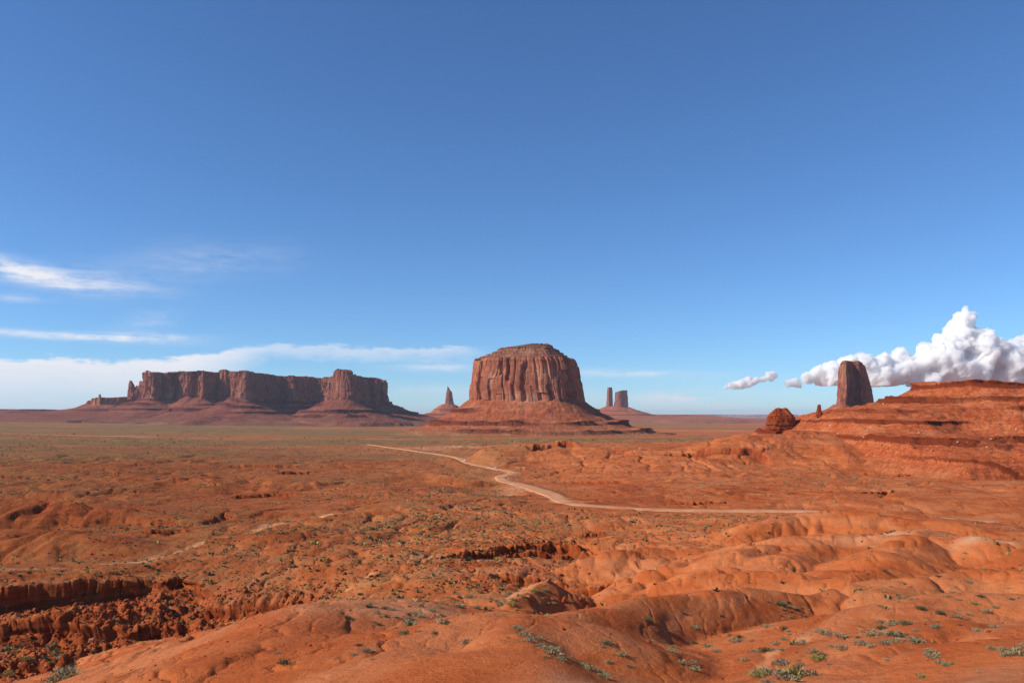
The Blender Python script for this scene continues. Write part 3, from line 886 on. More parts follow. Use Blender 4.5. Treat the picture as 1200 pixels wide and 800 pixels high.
def cliff(name, parent, poly, z0, z1, n=500, levels=70, amp=10, lam=60, batter=8, seed=1, mat=None, widths=None, ztop=None, beds=1.0, smooth=2, cap=None, crack=1.0, flute=1.0, notches=(), jag=0.0):
    """rock wall on a closed outline. widths: [(z, scale, shift_x)] outline scale by height. ztop: function x -> top height"""
    p, u, L = resample(poly, n, smooth)
    # make counter-clockwise
    A = 0.5 * np.sum(p[:, 0] * np.roll(p[:, 1], -1) - np.roll(p[:, 0], -1) * p[:, 1])
    if A < 0:
        p = p[::-1].copy()
    if widths is not None:
        pxl, pxr = p[:, 0].min(), p[:, 0].max()
    dd = np.roll(p, -2, 0) - np.roll(p, 2, 0)
    for _ in range(4):
        dd = (np.roll(dd, 1, 0) + dd + np.roll(dd, -1, 0)) / 3
    nr = np.stack([dd[:, 1], -dd[:, 0]], -1); nr /= np.linalg.norm(nr, axis=1)[:, None]
    t = np.linspace(0, 1, levels)
    top = np.full(n, float(z1)) if ztop is None else ztop(p[:, 0])
    Z = z0 + (top[None, :] - z0) * t[:, None]
    zz = t * (z1 - z0)
    cx, cy = p[:, 0].mean(), p[:, 1].mean()
    off = batter * (1 - t[:, None]) ** 1.5
    b1 = closed_noise(u, L, lam * 1.7, zz, 0.0004, seed, 'f', 3)
    b2 = closed_noise(u, L, lam * 0.55, zz, 0.0015, seed + 5, 'r', 3)
    b3 = closed_noise(u, L, lam * 0.16, zz, 0.006, seed + 9, 'r', 3)
    b4 = closed_noise(u, L, lam * 0.10, zz, 0.05, seed + 15, 'f', 3)
    # spalls: slabs fallen from the lower or upper part of a face
    arch = closed_noise(u, L, lam * 0.8, zz, 0.012, seed + 21, 'f', 2)
    off = off + amp * (0.75 * b1 + 0.20 * b2 * flute + 0.07 * b3 * flute + 0.07 * b4) + amp * 0.30 * np.tanh(6 * arch)
    # joints: the face is broken into flat panels that step in and out
    for pw, ph, pa in ((0.42, 1.1, 0.26), (0.17, 0.5, 0.12)):
        q = u[None, :] / (lam * pw) + 0.8 * closed_noise(u, L, lam * 1.3, zz, 0.003, seed + 41, 'f', 2) + 0.12 * np.sin(zz / (lam * 0.3))[:, None]
        cq = np.floor(q); fr = q - cq
        rowq = np.floor(zz[:, None] / (lam * ph) + 3.0 * vn(cq * 5.1, cq * 0 + seed, 5))
        off = off + amp * pa * vn(cq * 3.7 + 0.5, rowq * 2.9 + 0.5, seed + 3) * 1.6
        off = off - amp * pa * 0.9 * np.exp(-(np.minimum(fr, 1 - fr) / 0.07) ** 2) * crack
    cr = closed_noise(u, L, lam * 0.9, zz, 0.0012, seed + 33, 'f', 2)
    off = off - crack * amp * 0.75 * np.exp(-(cr / 0.04) ** 2)
    for (npx, nw, nd, ya, yb, nD) in notches:      # single deep clefts and alcoves on the near face
        xx = (npx - 600) * nD / F
        row = YH + F * (ZC - Z) / nD
        wv = nw * nD / F
        e = (p[None, :, 0] - xx - wv * 0.8 * vn(row / 6.0, row * 0 + npx, 7)) / wv
        mk = sst(ya - 2, ya + 2, row) * (1 - sst(yb - 3, yb + 3, row)) * (nr[None, :, 1] < 0)
        off = off - nd * mk * (1 - sst(0.6, 1.2, np.abs(e)))
    # horizontal beds
    bd = vn(Z / 9.0, Z * 0 + seed, 3) * 0.5 + vn(Z / 3.5, Z * 0 + seed, 4) * 0.3
    near_top = sst(0.86, 0.96, t)[:, None]
    off = off + beds * bd * (0.6 + 2.2 * near_top + 0.8 * (1 - sst(0.0, 0.10, t))[:, None])
    X = p[None, :, 0] + nr[None, :, 0] * off
    Y = p[None, :, 1] + nr[None, :, 1] * off
    if flute > 1.5:
        mean_ = off.mean()
        off = mean_ + (off - mean_) * (0.62 + 0.55 * closed_noise(u, L, lam * 6, zz, 0.0, seed + 71, 'f', 2))
    if widths is not None:
        wz = np.array([w[0] for w in widths]); wl = np.array([w[1] for w in widths]); wr = np.array([w[2] for w in widths])
        xl_, xr_ = X.min(1), X.max(1)
        kk = np.ones(9) / 9
        pad = lambda q: np.convolve(np.r_[[q[0]] * 4, q, [q[-1]] * 4], kk, 'valid')
        xl_, xr_ = 0.5 * (pad(xl_) + xl_.mean()), 0.5 * (pad(xr_) + xr_.mean())
        wantl, wantr = np.interp(Z[:, 0], wz, wl), np.interp(Z[:, 0], wz, wr)
        sc = ((wantr - wantl) / (xr_ - xl_))[:, None]
        X = wantl[:, None] + (X - xl_[:, None]) * sc
        Y = cy + (Y - cy) * sc
    v = np.stack([X, Y, Z], -1).reshape(-1, 3)
    f = grid_faces(levels, n, wrap=True)
    if jag:
        jn = np.floor(3.5 * closed_noise(u, L, lam * 0.5, zz, 0.0, seed + 81, 'f', 2)[0]) / 3.5 + 0.3 * closed_noise(u, L, lam * 0.12, zz, 0.0, seed + 83, 'f', 2)[0]
        v = v.reshape(levels, n, 3); v[:, :, 2] += jag * jn[None, :] * (t ** 3)[:, None]; v = v.reshape(-1, 3)
    nv = len(v)
    fl = f.tolist()
    topring = list(range((levels - 1) * n, levels * n))
    # roof: inset rings to a centre line
    if widths is not None or cap == 'fan':
        mx, my, mz = X[-1].mean(), Y[-1].mean(), Z[-1].mean() + 1.0
        v = np.vstack([v, [[mx, my, mz]]])
        for k in range(n):
            fl.append([topring[k], topring[(k + 1) % n], nv])
    else:
        fl.append(topring)
    me = mesh_from(name, v, fl, mat or M_CLIFF, parent, smooth=False)
    return me, np.c_[p]


def talus(name, parent, poly, ztop, prof, bounds, step, seed=1, mat=None, stretch=1.0, ledges=(), gz=None, rill=1.0, veglow=True, shift=(0, 0), rough=1.0, asym=None, keepb=0.22):
    """slope around an outline: prof = [(distance, drop)], ledges = drops at which a hard bed makes a step (drop, step height)"""
    x0, x1, y0, y1 = bounds
    xs = np.arange(x0, x1, step[0]); ys = np.arange(y0, y1, step[1])
    X, Y = np.meshgrid(xs, ys)
    p, u, L = resample(poly, 160, 2)
    A = 0.5 * np.sum(p[:, 0] * np.roll(p[:, 1], -1) - np.roll(p[:, 0], -1) * p[:, 1])
    px_ = np.array(p)
    pts = [(q[0] * stretch, q[1]) for q in px_] + [(px_[0][0] * stretch, px_[0][1])]
    xf = X.ravel() * stretch; yf = Y.ravel()
    d, side, arc, hz, LL = seg_dist(xf, yf, pts)
    inside = (side < 0) if A > 0 else (side > 0)
    # signed side from crossing number (robust for hollows)
    ins = np.zeros(xf.shape, bool)
    q = np.array(pts)
    for i in range(len(q) - 1):
        xa, ya = q[i]; xb, yb = q[i + 1]
        c = ((ya > yf) != (yb > yf)) & (xf < (xb - xa) * (yf - ya) / (yb - ya + 1e-12) + xa)
        ins ^= c
    d = np.where(ins, 0, d)
    if asym is not None:
        d = d * asym(X.ravel(), Y.ravel())
    pd = np.array([a for a, b in prof], float); pz = np.array([b for a, b in prof], float)
    R0 = pd[-1]
    hT = pz[-1]
    pd = np.r_[pd, R0 * 2]; pz = np.r_[pz, hT + max(0.22 * R0, 2.2 * R0 * (pz[-1] - pz[-2]) / (pd[-2] - pd[-3]))]
    # gullies that run straight down-slope, and general roughness
    n_a = LL / (R0 * 0.16) / (2 * math.pi); ang = 2 * math.pi * arc / LL + 0.5 / n_a * fbm(X.ravel() / (R0 * 0.3), Y.ravel() / (R0 * 0.3), 3, seed + 91)
    g1 = ridged(np.cos(ang) * n_a + 9, np.sin(ang) * n_a + d / R0 * 1.2, 3, seed)
    g2 = fbm(X.ravel() / (R0 * 0.10), Y.ravel() / (R0 * 0.10), 5, seed + 7)
    g3 = fbm(X.ravel() / (R0 * 0.45), Y.ravel() / (R0 * 0.45), 3, seed + 17)
    dn = d * (1 + 0.16 * g3) + R0 * 0.035 * g1 * rill * sst(0, R0 * 0.2, d) + R0 * 0.02 * g2 * rough
    drop = np.interp(dn, pd, pz)
    rock = np.zeros_like(drop)
    OVR = np.zeros_like(drop)
    for k, (ld, lh) in enumerate(ledges):
        # a bed at fixed height: bench above, step below
        keep = sst(-0.25, 0.15, fbm(X.ravel() / (R0 * 0.5), Y.ravel() / (R0 * 0.5), 2, seed + 27 + k * 5) + keepb)
        w = lh * (1.0 + 0.5 * vn(arc / (R0 * 0.09), arc * 0, seed + 60 + k))
        ld = ld + 0.25 * lh * vn(arc / (R0 * 0.4), arc * 0, seed + 70 + k)
        e = drop - ld
        bench = np.where((e > -w) & (e <= 0), -(e + w) * 0.75, 0) + np.where((e > 0) & (e < w * 0.30), -w * 0.75 * (1 - e / (w * 0.30)), 0)
        drop = drop + bench * keep
        rock = np.maximum(rock, ((e > -w * 0.12) & (e < w * 0.34)) * keep)
        OVR = np.maximum(OVR, 0.55 * w * sst(-0.9 * w, -0.1 * w, e) * (1 - sst(-0.02 * w, 0.12 * w, e)) * keep * (0.7 + 0.6 * vn(arc / (R0 * 0.02), arc * 0, seed + 80)))
    drop = drop + hT * 0.012 * rough * g2 + hT * 0.010 * ridged(X.ravel() / (R0 * 0.035), Y.ravel() / (R0 * 0.035), 3, seed + 37) * rough
    zt = ztop(X.ravel()) if callable(ztop) else ztop
    Z = zt - drop
    ex = np.minimum(np.minimum(X.ravel() - x0, x1 - X.ravel()) / (x1 - x0), np.minimum(Y.ravel() - y0, y1 - Y.ravel()) / (y1 - y0))
    Z = Z - (1 - sst(0.0, 0.07, ex)) * hT * 0.6
    G = Hraw(X, Y).ravel() if gz is None else gz
    keepv = (Z > G - 4.0)
    D2 = d.reshape(X.shape)
    gy, gx = np.gradient(D2, ys, xs)
    gl = np.hypot(gx, gy) + 1e-6
    XO = X.ravel() + (gx / gl).ravel() * OVR; YO = Y.ravel() + (gy / gl).ravel() * OVR
    veg = sst(0.72, 1.0, drop / hT) * np.clip(0.8 + 1.2 * g3, 0, 1) * (0.8 if veglow else 0.3)
    f = grid_faces(len(ys), len(xs))
    fk = keepv[f].any(1)
    f = f[fk]
    used = np.unique(f)
    remap = -np.ones(len(Z), int); remap[used] = np.arange(len(used))
    v = np.stack([XO, YO, Z], -1)[used]
    return mesh_from(name, v, remap[f], mat or M_TALUS, parent, attrs={'rock': rock[used], 'veg': veg[used]}, smooth=False)


def wpoly(pts):
    return [((px - 600) * D / F, float(D)) for px, D in pts]


def zof(py, D):
    return ZC - (py - YH) * D / F


# ---- the great butte in the centre
D0 = 2400.0
bt = empty('butte', (P(618, 505, D0)[0], D0, zof(505, D0)), 'massive flat-topped red sandstone butte standing alone in the middle of the valley', 'butte', 'sandstone buttes and mesas on the valley floor')


def as_child(o, root):
    o.parent = root
    o.matrix_parent_inverse = Matrix.Translation(-root.location)


def s2(px, D=D0):
    return (px - 600) * D / F


hw = (686 - 550) / 2 * D0 / F
cxm = s2(618)
plan = []
for k in range(16):
    a = 2 * math.pi * k / 16
    c, s = math.cos(a), math.sin(a)
    e = 0.62
    plan.append((cxm + hw * math.copysign(abs(c) ** e, c) * 1.0, D0 + 130 + 150 * math.copysign(abs(s) ** e, s)))
# turn the plan so that its broad face looks a little toward the sun
rot = R(-16)
plan = [(cxm + (x - cxm) * math.cos(rot) - (y - D0 - 130) * math.sin(rot), D0 + 130 + (x - cxm) * math.sin(rot) + (y - D0 - 130) * math.cos(rot)) for x, y in plan]
edge = [(478, 550, 687), (471, 551, 686), (450, 551, 682.5), (430, 554, 679.5), (422, 555, 677), (419.5, 556.5, 675.5)]
DM = 2450.0


def widths_from(edge, D, xc, half, kl=1.0, kr=1.0):
    out = []
    for y, l, r in edge:
        l = 600 + (l - 600) * kl; r = 600 + (r - 600) * kr
        z = zof(y, D)
        out.append((z, (l - 600) * D / F, (r - 600) * D / F))
    return sorted(out)


halfp = (max(p[0] for p in plan) - min(p[0] for p in plan)) / 2 * 0.965
xcp = (max(p[0] for p in plan) + min(p[0] for p in plan)) / 2
c, pl = cliff('cliff', None, plan, zof(479, DM), zof(419.5, DM), n=1000, levels=110, amp=11, lam=105, batter=0, seed=13, widths=widths_from(edge, DM, xcp, halfp, 1.04, 1.04), crack=0.7, flute=0.5,
              notches=((594.5, 2.0, 16, 416, 446, DM), (600, 1.5, 9, 452, 480, DM), (611, 2.6, 15, 430, 470, DM), (615, 3.0, 9, 426, 434, DM), (585, 1.5, 8, 425, 440, DM), (640, 2.0, 10, 452, 478, DM), (649, 2.5, 9, 418, 440, DM), (668, 4.5, 24, 420, 474, DM), (560, 1.6, 10, 424, 474, DM), (652, 1.5, 7, 446, 476, DM)))
as_child(c, bt)
edge2 = [(421, 556, 675), (419, 557.5, 674.5), (418.6, 562, 671), (416.7, 563.5, 669.5), (416.3, 568.5, 666), (413.9, 570, 665), (413.5, 576, 661.5), (410.7, 577.5, 660.5), (410.3, 582, 657), (407.1, 583.5, 655.5), (406.7, 586.5, 652.5), (406, 587, 652)]
c, _ = cliff('caprock', None, plan, zof(421, DM), zof(406, DM), n=600, levels=60, amp=7, lam=50, batter=0, seed=23, mat=M_CAP, jag=5.0, widths=widths_from(edge2, DM, xcp, halfp, 1.03, 1.03), beds=2.5, crack=0.3)
as_child(c, bt)
edge3 = [(407.5, 588, 650), (405.3, 590, 651), (404.8, 592, 650), (403.6, 602, 650), (402.4, 610, 649.5), (401.2, 619, 647), (400.8, 622, 646)]
c, _ = cliff('summit_slab', None, plan, zof(407.5, DM), zof(400.8, DM), n=400, levels=20, amp=5, lam=50, batter=0, seed=29, mat=M_CAP, jag=4.0, widths=widths_from(edge3, DM, xcp, halfp), beds=2.0, crack=0.3)
as_child(c, bt)
c = talus('talus_slope', None, plan, zof(469, D0), [(0, -3), (6, 1), (60, 38), (120, 66), (175, 84), (235, 96), (330, 108)], (cxm - 500, cxm + 520, D0 - 400, D0 + 640), (1.6, 2.4), seed=3,
          ledges=((34, 11), (68, 12), (90, 9)), asym=lambda X, Y: (1.05 - 0.07 * np.tanh((X - cxm) / 120)) * (1.25 + 0.25 * np.tanh((Y - D0 - 250) / 120)))
as_child(c, bt)

# ---- the long mesa at the left
DMs = 4300.0
ms = empty('mesa', (s2(300, DMs), DMs, zof(490, DMs)), 'long red mesa with a row of fluted cliffs across the left horizon', 'mesa', 'sandstone buttes and mesas on the valley floor')
mesa_plan = wpoly([(168, 4420), (175, 4260), (181, 4230), (191, 4350), (198, 4280), (206, 4380), (214, 4300), (222, 4250), (228, 4320), (237, 4210), (240, 4240), (256, 4420), (262, 4280), (271, 4340),
                   (276, 4170), (286, 4090), (291, 4110), (294, 4260), (297, 4330), (320, 4520), (337, 4640), (342, 4460), (348, 4520), (362, 4600), (374, 4660), (384, 4480), (400, 4380), (416, 4340),
                   (424, 4440), (436, 4550), (440, 4500), (446, 4560), (451, 4540), (452, 4700), (448, 4900), (400, 5100), (250, 5200), (160, 5000)])


def mesa_top(x):
    px = 600 + x * F / 4400
    yy = np.interp(px, [150, 168, 171, 180, 190, 205, 225, 258, 270, 278, 284, 300, 340, 380, 400, 430, 441, 447, 451], [452, 441, 436, 434.8, 437, 437, 436.5, 435.5, 434, 436, 438.5, 438, 439.5, 440.5, 441, 441.5, 442.5, 447, 450])
    return ZC - (yy - YH) * 4400 / F + 3.5 * np.round(1.6 * vn(x / 55, x * 0, 5)) * 0.8 + 2.2 * vn(x / 14, x * 0, 8)


c, _ = cliff('cliff', None, mesa_plan, zof(474, 4350), zof(438, 4400), n=2400, levels=60, flute=2.0, amp=17, lam=52, batter=12, seed=41, ztop=mesa_top, smooth=1, beds=2.2, crack=1.0, mat=M_MESAC)
as_child(c, ms)
tower = wpoly([(382, 4180), (390, 4120), (404, 4100), (416, 4140), (419, 4230), (412, 4330), (392, 4340), (383, 4270)])
tx = s2(400, 4200)
c, _ = cliff('tower', None, tower, zof(478, 4150), zof(432.5, 4150), n=420, levels=70, amp=9, lam=50, batter=0, seed=52, flute=1.4, jag=9, mat=M_MESAC,
             widths=widths_from([(480, 379, 421), (470, 380, 419), (455, 383, 417.5), (440, 385.5, 412.5), (435, 386.5, 411.5), (432, 389, 409)], 4150, sum(p[0] for p in tower) / 8, (max(p[0] for p in tower) - min(p[0] for p in tower)) / 2 * 0.97))
as_child(c, ms)
sp = wpoly([(413.5, 4200), (416, 4190), (418, 4200), (416, 4212)])
c, _ = cliff('spire', None, sp, zof(462, 4200), zof(438.5, 4200), n=60, levels=24, amp=2, lam=20, batter=5, seed=55, cap='fan')
as_child(c, ms)
for (pp, ed, sdd) in (([(148, 4420), (153, 4390), (158, 4420), (156, 4470), (149, 4470)], [(468, 146, 161), (458, 147.5, 159), (452, 148, 157.5), (448.5, 149, 155.5), (446, 150.5, 153.5)], 57),
                      ([(159, 4420), (163, 4390), (170, 4400), (172, 4470), (160, 4470)], [(468, 158, 173), (456, 159, 171.5), (450, 160, 171), (447.5, 161, 167), (446.5, 162, 165)], 58),
                      ([(156, 4420), (160, 4400), (164, 4430), (160, 4480)], [(468, 153, 165), (455, 155, 164), (452, 157, 162)], 59)):
    c, _ = cliff('pinnacle', None, wpoly(pp), zof(468, 4420), zof(ed[-1][0], 4420), n=140, levels=36, amp=8, lam=28, batter=0, seed=sdd, mat=M_MESAC, jag=6, widths=widths_from(ed, 4420, 0, 0))
    as_child(c, ms)
c = talus('talus_slope', None, mesa_plan, lambda X: zof(465.5, 4300) - 26 * sst(s2(280, 4300), s2(300, 4300), X) * 0.6, [(0, -8), (8, 2), (80, 36), (190, 74), (330, 104), (520, 122)], (s2(20, 4300), s2(560, 4300), 3480, 5500), (3.6, 5.0), seed=61,
          ledges=((14, 12), (40, 12), (66, 11)), rill=1.4, veglow=False, mat=M_MESAT)
as_child(c, ms)
c = talus('tower_slope', None, tower, zof(469.5, 4150), [(0, -6), (8, 1), (60, 28), (150, 66), (230, 92), (300, 108)], (s2(300, 4150), s2(500, 4150), 3720, 4700), (2.8, 4.0), seed=63,
          ledges=((24, 11), (58, 13), (82, 13)), veglow=False, mat=M_MESAT)
as_child(c, ms)
# low dark ledges running out to the left of the mesa
led = wpoly([(96, 4520), (108, 4420), (122, 4400), (150, 4440), (160, 4700), (110, 4760)])
c, _ = cliff('outlying_ledge', None, led, zof(477, 4450), zof(466, 4450), n=300, levels=20, amp=16, lam=60, batter=6, seed=66, ztop=lambda x: ZC - (np.interp(600 + x * F / 4450, [84, 95, 108, 120, 135, 160], [475, 471.5, 467.5, 465.5, 466, 463]) - YH) * 4450 / F)
as_child(c, ms)
c, _ = cliff('spire', None, wpoly([(115, 4400), (117, 4390), (119, 4400), (117, 4420)]), zof(476, 4400), zof(462, 4400), n=50, levels=16, amp=2, lam=20, batter=8, seed=67, cap='fan')
as_child(c, ms)
c = talus('ledge_slope', None, led, zof(474, 4450), [(0, -4), (60, 18), (200, 40), (420, 60), (800, 82)], (s2(-160, 4450), s2(200, 4450), 3500, 5300), (4, 6), seed=69, ledges=((12, 7), (30, 7)), veglow=False, mat=M_MESAT)
as_child(c, ms)

# ---- distant low ridge far left
rd = empty('ridge', (s2(-60, 5600), 5600, zof(488, 5600)), 'low dusky red ridge at the far left edge below the bank of cloud', 'ridge')
rp = wpoly([(-260, 5600), (-20, 5500), (60, 5700), (70, 6200), (-260, 6200)])
c = talus('slope', None, rp, zof(479.5, 5600), [(0, -1), (20, 8), (140, 30), (400, 52), (900, 70)], (s2(-420, 5600), s2(260, 5600), 4700, 6500), (7, 9), seed=71, ledges=((6, 6), (22, 7)), veglow=False, mat=M_MESAT)
as_child(c, rd)

# ---- spire beyond, between mesa and butte
D1 = 6200.0
b1 = empty('rock_spire', (s2(525, D1), D1, zof(487, D1)), 'slim pointed rock spire on a rubble cone between the long mesa and the great butte', 'rock spire', 'sandstone buttes and mesas on the valley floor')
spl = wpoly([(518, D1 - 10), (524, D1 - 34), (531, D1 - 10), (532, D1 + 40), (520, D1 + 40)])
hs = 6.5 * D1 / F
c, _ = cliff('column', None, spl, zof(477, D1), zof(452.5, D1), n=160, levels=60, amp=4, lam=32, batter=0, seed=75, beds=1.5, mat=M_MESAC,
             widths=widths_from([(478, 517.5, 534), (474, 520.5, 532.5), (470, 521.8, 531), (462, 522.6, 530), (459, 523, 529.6), (457.5, 523.5, 528), (455.5, 523.8, 526.6), (453.6, 524, 525.6), (452.5, 524.2, 525)], D1, sum(p[0] for p in spl) / 5, 7 * D1 / F))
as_child(c, b1)
c = talus('talus_slope', None, spl, zof(473.5, D1), [(0, 0), (40, 18), (110, 62), (220, 84), (420, 100), (900, 118)], (s2(440, D1), s2(620, D1), D1 - 850, D1 + 900), (4, 6), seed=77, ledges=((42, 9), (80, 6)), veglow=False)
as_child(c, b1)

# ---- the twin castle columns, farther still
D2 = 8000.0
b2 = empty('castle_butte', (s2(722, D2), D2, zof(488, D2)), 'far double butte with one narrow and one stepped column on a shared dark cone', 'butte', 'sandstone buttes and mesas on the valley floor')
cA = wpoly([(711, D2), (714, D2 - 30), (718, D2), (718, D2 + 50), (711, D2 + 50)])
c, _ = cliff('narrow_column', None, cA, zof(478, D2), zof(453.7, D2), n=160, levels=50, amp=4, lam=36, batter=0, seed=81, beds=1.5, mat=M_MESAC,
             widths=widths_from([(479, 709.5, 719), (474, 710.8, 718.6), (465, 711.3, 718.4), (456, 711.5, 718), (453.5, 711.9, 717.6)], D2, sum(p[0] for p in cA) / 5, 3.6 * D2 / F))
as_child(c, b2)
cB = wpoly([(720.5, D2), (724, D2 - 40), (729, D2 - 45), (733, D2), (735, D2 + 80), (722, D2 + 80)])


def castle_top(x):
    px = 600 + x * F / D2
    return ZC - (np.interp(px, [720, 720.6, 721.2, 723, 723.4, 726, 726.4, 728.8, 729.2, 733], [462, 460, 459.5, 459.5, 458.6, 458.4, 457.6, 457.8, 457.2, 457]) - YH) * D2 / F


c, _ = cliff('stepped_column', None, cB, zof(482, D2), zof(458, D2), n=200, levels=50, amp=7, lam=44, batter=18, seed=84, ztop=castle_top, smooth=1, beds=1.5, mat=M_MESAC, cap='fan')
as_child(c, b2)
cC = wpoly([(711, D2), (719, D2 - 20), (727, D2 - 30), (735, D2 + 20), (728, D2 + 90), (712, D2 + 70)])
c = talus('talus_slope', None, cC, zof(475.5, D2), [(0, 0), (40, 16), (120, 52), (250, 90), (520, 112), (1100, 132)], (s2(540, D2), s2(930, D2), D2 - 1500, D2 + 1200), (5, 7), seed=87, ledges=((50, 8), (88, 9)), veglow=False)
as_child(c, b2)

# ---- low red ridge behind, right of the castle columns
r2 = empty('ridge', (s2(800, 9500), 9500, zof(490, 9500)), 'low red ridge running right from the foot of the far double butte', 'ridge')
rp = wpoly([(735, 9300), (770, 9200), (800, 9300), (830, 9600), (780, 10000), (735, 9900)])
c = talus('slope', None, rp, zof(485.6, 9500), [(0, 0), (150, 18), (500, 46), (1200, 78), (2000, 92)], (s2(540, 9500), s2(1010, 9500), 7000, 12000), (9, 12), seed=91, ledges=((10, 8),), veglow=False)
as_child(c, r2)

# ---- the mitten-shaped butte at the right, behind the hill
D3 = 2900.0
b3 = empty('butte', (s2(998, D3), D3, zof(480, D3)), 'tall narrow butte with a flat bedded cap rising behind the red layered hill', 'butte', 'sandstone buttes and mesas on the valley floor')
mp = wpoly([(977, D3 - 10), (983, D3 - 70), (990, D3 - 90), (993, D3 - 20), (1004, D3 + 10), (1010, D3 - 40), (1020, D3), (1022, D3 + 90), (1000, D3 + 150), (980, D3 + 130)])
hm = (max(p[0] for p in mp) - min(p[0] for p in mp)) / 2 * 0.97
xm3 = sum(p[0] for p in mp) / len(mp)
c, _ = cliff('cliff', None, mp, zof(480, D3), zof(427.5, D3), n=500, levels=90, amp=9, lam=46, batter=0, seed=96, smooth=1, mat=M_MESAC, flute=1.45, jag=5,
             notches=((991, 3.5, 16, 430, 476, D3), (1004, 2.0, 10, 428, 452, D3), (1011, 2.0, 10, 446, 474, D3)),
             widths=widths_from([(482, 974, 1024), (474, 976, 1022), (465, 977.5, 1020.5), (455, 979, 1019), (445, 980, 1016.5), (436, 980.5, 1013.5), (431, 981.5, 1012), (427.5, 983.5, 1010.5)], D3, xm3, hm, 1.0, 1.026))
as_child(c, b3)
c, _ = cliff('caprock', None, mp, zof(429, D3), zof(422.8, D3), n=300, levels=24, amp=4, lam=40, batter=0, seed=99, smooth=1, mat=M_CAP, jag=5.0, beds=2.0,
             widths=widths_from([(429, 985, 1009), (427, 985, 1008.5), (426, 984, 1009), (424.4, 984.5, 1008), (423, 987, 1004)], D3, xm3, hm, 1.0, 1.026))
as_child(c, b3)
c = talus('talus_slope', None, mp, zof(473.5, D3), [(0, 0), (50, 30), (130, 66), (260, 96), (400, 120)], (s2(860, D3), s2(1150, D3), D3 - 450, D3 + 600), (3, 4.5), seed=101, ledges=((32, 6), (64, 7)), veglow=False)
as_child(c, b3)

# ---- pale blue mesas on the horizon
D4 = 32000.0
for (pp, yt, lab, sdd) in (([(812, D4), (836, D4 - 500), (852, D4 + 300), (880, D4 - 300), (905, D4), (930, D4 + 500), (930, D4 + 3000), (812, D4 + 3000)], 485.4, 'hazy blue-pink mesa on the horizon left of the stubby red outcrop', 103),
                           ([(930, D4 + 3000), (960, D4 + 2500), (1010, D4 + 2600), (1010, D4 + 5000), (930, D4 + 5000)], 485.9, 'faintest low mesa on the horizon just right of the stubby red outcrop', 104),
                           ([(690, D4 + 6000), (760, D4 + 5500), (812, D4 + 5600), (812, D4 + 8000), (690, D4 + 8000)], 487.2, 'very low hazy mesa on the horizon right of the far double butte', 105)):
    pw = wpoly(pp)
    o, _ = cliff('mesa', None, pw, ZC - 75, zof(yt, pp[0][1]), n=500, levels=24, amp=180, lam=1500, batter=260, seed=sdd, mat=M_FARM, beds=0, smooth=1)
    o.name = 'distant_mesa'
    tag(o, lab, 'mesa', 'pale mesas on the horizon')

# ------------------------------------------------------------------ the layered hill at the right
hill = empty('layered_hill', (s2(1140, 950), 950, zof(545, 950)), 'near red hill with stacked ledges and boulder slopes filling the right edge', 'hill')
top = wpoly([(1072, 1030), (1082, 1000), (1110, 978), (1150, 958), (1200, 940), (1290, 915), (1480, 880), (1600, 1500), (1180, 1560), (1090, 1250)])
hprof = [(0, 0), (2.5, 3.0), (26, 15), (46, 24), (75, 33), (112, 50), (150, 64), (188, 80), (235, 90), (300, 99)]


def hill_top(X):
    return zof(450.5, 960) + 1.2 * vn(X / 60, X * 0, 3) + 2.6 * np.exp(-((X - s2(1112, 1000)) / 26.0) ** 2)


c = talus('slope', None, top, hill_top, hprof, (s2(770, 900), s2(1330, 1050), 640, 1330), (0.95, 0.95), seed=111, mat=M_HILL, keepb=0.34,
          ledges=((2.5, 5.5), (18, 6.5), (31, 4.5), (44, 3.2), (61, 5.5), (77, 4)), rill=1.0, rough=1.1, veglow=False,
          asym=lambda X, Y: np.where(X < s2(1075, 1000), 0.62 + 0.38 * np.clip(1 - (s2(1075, 1000) - X) / 60, 0, 1) + 0.75 * np.clip((s2(965, 1000) - X) / 100, 0, 1), 1.0))
as_child(c, hill)
HILLOBJ = c


